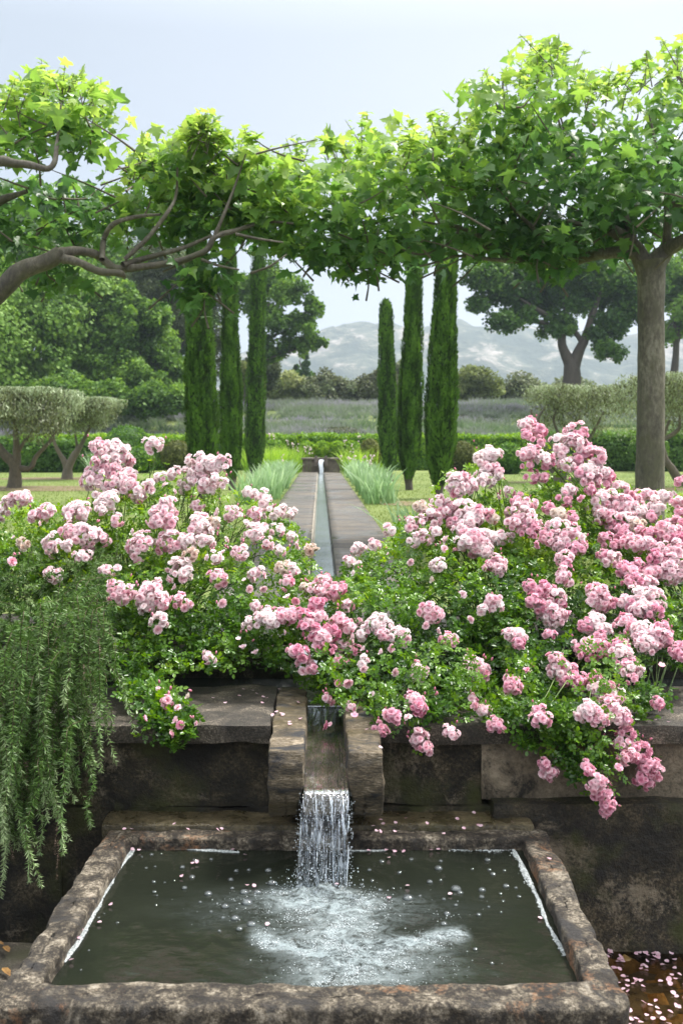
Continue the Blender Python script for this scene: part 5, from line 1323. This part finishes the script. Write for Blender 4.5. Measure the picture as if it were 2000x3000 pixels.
for i, (px, py, Y, a, b) in enumerate([(995, 1268, 48.5, 62, 15), (1340, 1226, 54, 40, 12), (1420, 1236, 53, 34, 12), (1040, 1274, 48, 40, 11)]):
    ball(['greyish mound of faded lavender just above the far hedge', 'grey lavender mound on the slope right of the big cypress', 'second grey lavender mound on the right slope', 'small grey mound beside the shortest right cypress'][i], px, py, Y, a, b, 'olive', 2500, .07, .1, name='lavender_mound', cat='lavender', lump=.2)

# ------------------------------------------------------------------ scrub along the crest
for (lab, px, py, rx, ry, Y, mt_, tb) in [
    ('large rounded grey green bush on the crest in the centre', 975, 1125, 88, 55, 72, 'olive', .42), ('pale yellowish bush on the crest beside the third left cypress', 838, 1130, 72, 44, 74, 'tree_yellow', .62),
    ('brownish bush on the crest behind the shortest right cypress', 1110, 1118, 58, 52, 70, 'olive', .30), ('brownish tall bush on the crest between the right cypresses', 1172, 1110, 40, 58, 76, 'olive', .28),
    ('golden green round bush on the crest right of the big cypress', 1385, 1112, 78, 60, 70, 'tree_yellow', .36), ('grey green bush on the crest left of the big dark tree', 1530, 1135, 76, 42, 72, 'olive', .45),
    ('low grey bush on the crest below the big dark tree', 1680, 1130, 70, 26, 78, 'olive', .45), ('pale scrub on the crest left of the central bush', 905, 1148, 36, 20, 80, 'tree_yellow', .7),
    ('yellowish shrub on the crest between the left cypresses', 715, 1120, 60, 70, 62, 'tree_yellow', .35), ('green shrub behind the far left cypress on the crest', 770, 1060, 50, 80, 66, 'tree_dull', .5)]:
    b = at(px, py + ry, Y); b[2] = min(b[2], ground_z(b[0], b[1]))
    tree('bush', lab, 'bush', b, [(px, py + 6, rx * .8, ry * .8), (px - rx * .5, py + ry * .5, rx * .55, ry * .6), (px + rx * .5, py + ry * .5, rx * .55, ry * .6), (px, py + ry * .9, rx * .8, ry * .4)], Y, mt_, 13000, .17, k=22, rel=.36, group='bushes along the crest of the field', tbase=tb, shell=.5)
for (lab, px, py, rx, ry, Y) in [('small dark conifer on the crest, the taller of the two', 895, 1085, 26, 44, 90), ('small dark conifer on the crest, the shorter one', 868, 1095, 14, 22, 95)]:
    b = at(px, py + ry, Y); sp_ = [(px, py + ry * q, rx * (.15 + .5 * (q + 1)) * .8, ry * .3) for q in (-.9, -.4, .1, .6)]
    tree('conifer', lab, 'conifer', b, sp_, Y, 'tree_dark', 3500, .2, k=7, rel=.5, tbase=.35, group=None)

# ------------------------------------------------------------------ tall trees at the left
def bz(px, Y): p = at(px, 1200, Y); return (p[0], Y, ground_z(p[0], Y))
tree('willow', 'feathery bright green tree at the far left behind the olives', 'tree', bz(60, 50), [(40, 960, 190, 170), (150, 880, 120, 110, 1), (-60, 850, 140, 140), (60, 1100, 150, 100, -1), (200, 1040, 110, 110, 1), (240, 860, 70, 90, 2), (-120, 1050, 140, 150), (160, 1150, 110, 70, -1)], 50, 'tree_bright', 70000, .17, k=44, rel=.24, tbase=.68, shell=.35, elong=(.2, -.1, -.7), clump=.13, flat=.9)
tree('broadleaf_tree', 'dense mid green leafy tree standing left of the dark cypress', 'tree', bz(400, 52), [(330, 1000, 90, 110), (420, 1020, 90, 120, 1), (370, 900, 60, 80), (470, 1080, 70, 90, 1), (310, 1110, 80, 80, -1), (400, 1140, 100, 60, -1), (520, 1120, 50, 70, 1), (440, 940, 50, 60)], 52, 'tree_bright', 60000, .16, k=36, rel=.26, tbase=.50, clump=.18, shell=.5)
tree('conifer', 'dark dull conifer rising behind the leafy left trees', 'conifer', bz(500, 60), [(480, 830, 90, 110), (560, 860, 80, 110, 1), (430, 880, 90, 100), (530, 970, 80, 110), (610, 900, 60, 120, 2), (480, 760, 100, 70, 2), (640, 1050, 50, 100, 2)], 60, 'tree_dull', 50000, .17, k=28, rel=.24, tbase=.34, clump=.14, aspect=.4)
tree('tall_tree', 'tall dark tree behind the left canopy, its top hidden', 'tree', bz(180, 66), [(100, 800, 220, 150), (320, 830, 170, 150), (-80, 820, 200, 170), (150, 950, 200, 120)], 66, 'tree_bright', 42000, .26, k=44, rel=.26, tbase=.35)
tree('back_tree', 'dark green tree filling the gap between the leafy trees and the dark cypress', 'tree', bz(420, 63), [(300, 900, 120, 110), (430, 960, 110, 110), (540, 1000, 80, 120), (380, 1060, 110, 90), (250, 1090, 90, 80)], 63, 'tree_dark', 42000, .22, k=36, rel=.28, tbase=.62)
tree('laurel_thicket', 'low dense evergreen thicket under the left trees above the lavender', 'shrub', bz(250, 48), [(60, 1170, 110, 50), (200, 1170, 100, 50), (330, 1180, 80, 45), (420, 1185, 70, 38), (510, 1180, 60, 45)], 48, 'tree_bright', 26000, .16, k=34, rel=.34, tbase=.45)
tree('loose_tree', 'loose airy tree with sky showing through, right of the left cypresses', 'tree', bz(700, 58), [(840, 870, 62, 66), (800, 950, 75, 60), (880, 960, 60, 45), (900, 1010, 48, 26), (780, 840, 60, 60, 2), (850, 1020, 50, 30), (720, 880, 60, 90, 1), (790, 1030, 50, 50), (915, 900, 28, 40), (940, 1005, 22, 16)], 58, 'tree_bright', 19000, .17, k=24, rel=.24, tbase=.42, clump=.2, flat=1.0,
     trunk=[([bz(725, 58), at(735, 1080, 58), at(750, 980, 58), at(790, 890, 58)], [.28, .22, .15, .06]), ([at(745, 1010, 58), at(810, 980, 58), at(880, 960, 58)], [.12, .08, .03]), ([at(740, 1060, 58), at(820, 1040, 58), at(895, 1010, 58)], [.10, .06, .03])])
# big dark tree at the right
Yt = 56.; q_ = lambda a, b, o=0: at(a, b, Yt + o)
tree('dark_tree', 'big dark spreading tree with a thick forked trunk before the right hills', 'tree', bz(1672, Yt), [
     (1420, 830, 70, 60), (1400, 900, 40, 34), (1500, 850, 90, 75, 1), (1480, 950, 58, 30, -1), (1560, 800, 110, 80, 2), (1640, 880, 100, 80, 1), (1700, 800, 120, 80), (1640, 960, 60, 50), (1780, 860, 100, 80, 1), (1800, 960, 55, 45), (1780, 1030, 50, 34, -1), (1745, 985, 40, 30), (1540, 930, 40, 30), (1880, 830, 90, 90, 1), (1840, 920, 50, 50)], Yt, 'tree_dark', 100000, .16, k=30, rel=.29, tbase=.55, clump=.17, shell=.35, flat=1.0,
     trunk=[([bz(1672, Yt) , q_(1672, 1150), q_(1672, 1080), q_(1664, 1055), q_(1645, 1010), q_(1640, 950), q_(1560, 900), q_(1500, 860)], [.62, .52, .46, .34, .26, .2, .12, .05]),
            ([q_(1676, 1080), q_(1690, 1040), q_(1712, 990), q_(1735, 920), q_(1760, 850)], [.40, .32, .26, .18, .08]), ([q_(1705, 1005), q_(1660, 930), q_(1650, 850)], [.16, .12, .06]), ([q_(1640, 960), q_(1530, 930), q_(1480, 930)], [.12, .08, .03])])
tree('light_tree', 'lighter green tree behind the plane trunk at the right edge', 'tree', bz(1960, 64), [(1960, 880, 80, 110), (2020, 960, 70, 70), (1930, 1000, 45, 40), (2040, 840, 90, 100), (1990, 800, 80, 60)], 64, 'tree_bright', 16000, .2, k=20, rel=.26, tbase=.5)

# ------------------------------------------------------------------ pleached plane trees overhead
def plane_tree(label, base, limbs, regions, n, seed, extra=()):
    root = empty('plane_tree', base, label=label, cat='plane tree', group='plane trees trained into one leafy canopy')
    ps = [tube(p, np.array(r) * (1 if r[0] > .1 and r[-1] > .1 else .86), 16 if r[0] > .06 else 8, 8, .05 if r[-1] > .1 else .16) for p, r in limbs]
    V, F, T = join(ps); obj('trunk', make_mesh('trunk', V, F, True, T), MT['bark_plane'], root)
    Ps, Ts, tw = [], [], []
    tot = sum(r[5] for r in regions)
    for (poly, Y0, Y1, bottom, gapk, wt) in regions:
        m_ = int(n * wt / tot)
        # leaves sit in sprays round the ends of twigs
        per = 9; m_ = m_ // per
        x, y = sample_poly(poly, m_); yc_ = (min(q[1] for q in poly) + max(q[1] for q in poly)) / 2 + 6; y = yc_ + (y - yc_) * .84
        Y = rng.uniform(Y0, Y1, m_)
        P = np.stack([(x - CX) / F0 * Y, Y, CZ - (y - HY) / F0 * Y], -1)
        keep = rng.random(m_) < gapk + (1 - gapk) * sstep(-.08, .12, fbm(P * 2.4 + seed, 2))
        P = P[keep]; P = P + rng.normal(size=P.shape) * .05; c_ = len(P)
        P = np.repeat(P, per, 0) + rng.normal(size=(c_ * per, 3)) * np.array([.095, .095, .07]); m_ = len(P)
        x = CX + P[:, 0] / P[:, 1] * F0; y = HY - (P[:, 2] - CZ) / P[:, 1] * F0
        Ps.append(P); py = np.array(poly)
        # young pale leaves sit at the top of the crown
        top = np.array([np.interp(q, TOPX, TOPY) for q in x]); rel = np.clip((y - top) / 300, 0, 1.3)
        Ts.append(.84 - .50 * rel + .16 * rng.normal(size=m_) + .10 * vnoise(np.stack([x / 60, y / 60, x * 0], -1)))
    P = np.concatenate(Ps); T = np.concatenate(Ts); m_ = len(P)
    d = rng.normal(size=(m_, 3)) * [1, 1, .5] + [0, -.15, -.45]
    nh = rng.normal(size=(m_, 3)) * .55 + [0, -.25, .85]
    s = .070 + .080 * rng.random(m_); s = np.where(T > .8, s * .8, s)
    # upright young shoots along the top
    tws = []; SP, SD_, ST_ = [], [], []
    for k in range(len(regions) * 26):
        poly, Y0, Y1 = regions[k % len(regions)][:3]; xs_ = [q[0] for q in poly]; x = rng.uniform(max(min(xs_), -120), min(max(xs_), 2120))
        if not any(r_[5] > 1 and min(q[0] for q in r_[0]) < x < max(q[0] for q in r_[0]) for r_ in regions): continue
        y = np.interp(x, TOPX, TOPY) + rng.uniform(22, 90); b = at(x, y, rng.uniform(Y0, Y1)); L = rng.uniform(.06, .20)
        e = b + np.array([rng.normal() * .06, rng.normal() * .06, L]); tws.append(tube([b - (e - b) * .6, b, e], [.006, .004, .002], 5, 3))
        nq = rng.integers(4, 8)
        for q in range(nq):
            t = (q + .5) / nq; SP.append(b + (e - b) * t); a_ = rng.random() * 6.28; SD_.append((math.cos(a_), math.sin(a_), -.1 + .5 * t)); ST_.append(.72 + .2 * t + .12 * rng.normal())
    P = np.concatenate([P, SP]); T = np.concatenate([T, ST_]); d = np.concatenate([d, SD_]); nh = np.concatenate([nh, rng.normal(size=(len(SP), 3)) * .4 + [0, -.4, .8]])
    s = np.concatenate([s, .055 + .07 * rng.random(len(SP))])
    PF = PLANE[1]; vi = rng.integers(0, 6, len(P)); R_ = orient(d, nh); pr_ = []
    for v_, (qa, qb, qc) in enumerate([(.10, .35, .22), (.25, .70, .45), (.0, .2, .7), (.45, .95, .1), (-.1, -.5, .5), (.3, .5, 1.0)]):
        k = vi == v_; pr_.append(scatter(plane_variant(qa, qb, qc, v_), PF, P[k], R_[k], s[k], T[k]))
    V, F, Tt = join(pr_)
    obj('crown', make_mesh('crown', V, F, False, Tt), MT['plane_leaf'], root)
    # twigs carrying the leaves
    for k in rng.choice(m_, 120, replace=False):
        e = P[k]; b = e - np.array([rng.normal() * .25, rng.normal() * .2, .10 + .22 * rng.random()]); tws.append(tube([b, (b + e) / 2 + rng.normal(size=3) * .02, e], [.010, .007, .003], 5, 3))
    V, F, Tt = join(tws); tag(obj('twigs', make_mesh('twigs', V, F, True, Tt), MT['bark_olive'], root), kind='stuff')
TOPX = [-100, 0, 60, 100, 230, 300, 345, 352, 420, 560, 700, 770, 780, 830, 950, 1080, 1150, 1280, 1385, 1395, 1450, 1540, 1560, 1670, 1700, 1800, 1900, 2000, 2200]
TOPY = [270, 280, 230, 210, 220, 270, 340, 500, 430, 340, 400, 410, 460, 450, 410, 350, 400, 350, 370, 240, 225, 200, 130, 120, 210, 220, 150, 130, 150]
a = at
Yl, Yr = 7.95, 8.7
# left tree: its trunk stands outside the frame, the limbs come in from the left
LT = (float(at(-330, 0, Yl)[0]), Yl, 0.)
limbsL = [([LT, at(-330, 1300, Yl), at(-320, 1000, Yl), at(-200, 950, Yl), at(-60, 900, Yl), at(10, 845, Yl), at(60, 795, Yl), at(140, 765, Yl), at(180, 740, Yl)], [.19, .16, .15, .13, .10, .085, .08, .078, .07]),
          ([at(170, 745, Yl), at(235, 735, Yl), at(290, 750, Yl + .1), at(340, 785, Yl + .1), at(430, 780, Yl), at(520, 765, Yl), at(600, 735, Yl), at(630, 695, Yl), at(690, 675, Yl + .1), at(780, 650, Yl + .2), at(860, 655, Yl + .2)], [.06, .042, .04, .038, .034, .03, .03, .026, .022, .018, .012]),
          ([at(180, 755, Yl), at(235, 770, Yl - .1), at(290, 795, Yl - .1), at(350, 800, Yl - .1), at(365, 812, Yl)], [.05, .038, .036, .034, .02]),
          ([at(300, 760, Yl), at(305, 700, Yl + .1), at(335, 655, Yl), at(400, 635, Yl), at(470, 628, Yl - .1)], [.03, .026, .024, .02, .012]),
          ([at(365, 760, Yl), at(430, 700, Yl), at(485, 630, Yl), at(515, 575, Yl + .1), at(520, 490, Yl)], [.022, .022, .02, .015, .008]),
          ([at(360, 775, Yl), at(450, 750, Yl + .2), at(540, 725, Yl + .2), at(620, 690, Yl + .2)], [.03, .026, .022, .015]),
          ([at(630, 690, Yl), at(655, 630, Yl), at(690, 540, Yl + .1), at(720, 450, Yl)], [.02, .017, .012, .006]),
          ([at(690, 685, Yl), at(760, 700, Yl), at(830, 710, Yl)], [.016, .013, .008]),
          ([at(590, 760, Yl), at(640, 778, Yl), at(700, 790, Yl - .1)], [.018, .013, .008]),
          ([at(735, 800, Yl), at(790, 780, Yl - .1), at(840, 745, Yl - .1)], [.013, .011, .007]),
          ([at(-200, 950, Yl), at(-120, 700, Yl + .5), at(-20, 600, Yl + .4), at(80, 560, Yl + .3)], [.10, .08, .05, .02]),
          ([at(-150, 760, Yl), at(-40, 500, Yl - .6), at(60, 480, Yl - .7), at(150, 490, Yl - .7), at(170, 400, Yl - .6), at(180, 300, Yl - .6)], [.07, .05, .035, .025, .015, .007])]
regL = [([(-160, 330), (0, 300), (60, 240), (130, 235), (230, 240), (320, 340), (320, 370), (270, 400), (260, 470), (230, 490), (150, 500), (0, 500), (-160, 500)], 7.4, 8.4, 500, .30, 1.9),
        ([(-160, 530), (0, 530), (160, 540), (230, 510), (300, 530), (330, 600), (350, 660), (330, 730), (250, 730), (170, 705), (60, 760), (0, 780), (-160, 790)], 8.2, 9.8, 700, .30, 2.3),
        ([(100, 780), (190, 780), (215, 800), (160, 830), (90, 810)], 8.3, 9.0, 820, .6, .18),
        ([(400, 640), (410, 560), (430, 470), (460, 400), (560, 350), (620, 400), (690, 420), (760, 410), (780, 450), (750, 520), (800, 560), (810, 690), (780, 725), (690, 730), (560, 720), (450, 695), (370, 670), (380, 620)], 8.15, 9.6, 700, .18, 3.0),
        ([(370, 600), (420, 580), (430, 650), (350, 680)], 8.2, 9.6, 700, .3, .2),
        ([(565, 770), (625, 770), (640, 830), (625, 890), (570, 890), (555, 830)], 8.0, 8.4, 850, .8, .22)]
plane_tree('left plane tree whose crooked limb enters from the left picture edge', LT, limbsL, regL, 6000, 1.)
RT = (float(at(1902, 0, Yr)[0]), Yr, 0.)
limbsR = [([np.array(RT) + [0, 0, -.05], np.array(RT) + [0, 0, .3], at(1902, 1400, Yr), at(1905, 1150, Yr), at(1906, 900, Yr), at(1906, 800, Yr), at(1903, 765, Yr)], [.150, .128, .122, .118, .112, .122, .15]),
          ([at(1895, 790, Yr), at(1860, 730, Yr), at(1800, 680, Yr), at(1740, 670, Yr + .2), at(1660, 650, Yr + .3)], [.11, .085, .06, .045, .03]),
          ([at(1910, 785, Yr), at(1950, 735, Yr), at(2010, 700, Yr - .2), at(2100, 650, Yr - .2)], [.10, .085, .07, .05]),
          ([at(1880, 745, Yr), at(1810, 740, Yr), at(1730, 750, Yr + .2), at(1650, 775, Yr + .3), at(1560, 770, Yr + .3), at(1450, 735, Yr + .1), at(1400, 715, Yr)], [.065, .06, .055, .048, .035, .026, .02]),
          ([at(1450, 735, Yr + .1), at(1400, 690, Yr), at(1340, 665, Yr), at(1300, 660, Yr), at(1240, 650, Yr - .1)], [.028, .022, .02, .016, .01]),
          ([at(1600, 745, Yr), at(1570, 680, Yr), at(1520, 630, Yr), at(1480, 590, Yr)], [.025, .022, .02, .012]),
          ([at(1560, 770, Yr + .2), at(1440, 760, Yr), at(1340, 750, Yr), at(1290, 765, Yr), at(1230, 780, Yr - .1)], [.026, .02, .016, .013, .009]),
          ([at(1340, 660, Yr), at(1330, 700, Yr), at(1240, 745, Yr), at(1150, 720, Yr), at(1060, 700, Yr)], [.018, .015, .012, .01, .007]),
          ([at(1860, 730, Yr), at(1830, 640, Yr), at(1750, 540, Yr + .1), at(1680, 460, Yr), at(1640, 340, Yr)], [.06, .045, .032, .022, .01]),
          ([at(1750, 540, Yr), at(1690, 480, Yr), at(1660, 420, Yr), at(1640, 370, Yr), at(1610, 250, Yr)], [.03, .025, .02, .013, .006]),
          ([at(1690, 480, Yr), at(1600, 420, Yr - .2), at(1540, 370, Yr - .3), at(1440, 320, Yr - .3)], [.02, .018, .014, .007]),
          ([at(1950, 735, Yr), at(1955, 600, Yr - .1), at(1930, 480, Yr), at(1900, 330, Yr)], [.05, .035, .022, .01]),
          ([at(1960, 600, Yr - .1), at(2050, 590, Yr - .2)], [.04, .03])]
regR = [([(690, 490), (780, 480), (860, 470), (900, 560), (900, 735), (800, 745), (690, 720)], 8.1, 9.8, 700, .35, 1.2),
        ([(820, 480), (880, 450), (950, 440), (1020, 400), (1080, 370), (1120, 400), (1170, 430), (1230, 400), (1290, 370), (1330, 400), (1400, 410), (1480, 400), (1490, 600), (1480, 700), (1300, 700), (1100, 700), (880, 700), (820, 640), (790, 560)], 7.9, 10.2, 700, .40, 4.0),
        ([(880, 690), (1100, 690), (1380, 690), (1440, 720), (1320, 750), (1200, 765), (1090, 785), (1050, 785), (960, 765), (860, 730), (850, 705)], 8.3, 10.2, 800, .55, 1.6),
        ([(1350, 640), (1600, 620), (1840, 600), (1830, 700), (1700, 735), (1650, 765), (1620, 800), (1540, 785), (1490, 760), (1400, 725)], 8.3, 9.8, 800, .25, 1.9),
        ([(1350, 255), (1400, 265), (1450, 240), (1540, 225), (1560, 130), (1610, 120), (1665, 140), (1670, 220), (1750, 230), (1820, 290), (1880, 250), (1920, 170), (2080, 160), (2100, 620), (1900, 620), (1700, 600), (1500, 560), (1440, 400), (1385, 330)], 7.6, 9.8, 500, .22, 5.0),
        ([(1500, 540), (1880, 540), (2100, 560), (2100, 700), (1980, 690), (1900, 700), (1830, 690), (1600, 660), (1480, 640)], 8.3, 10., 700, .3, 2.1)]
plane_tree('right plane tree with a smooth grey trunk holding up the leafy canopy', RT, limbsR, regR, 8800, 2.)
# knots and branch scars on the smooth trunk are part of its mesh above
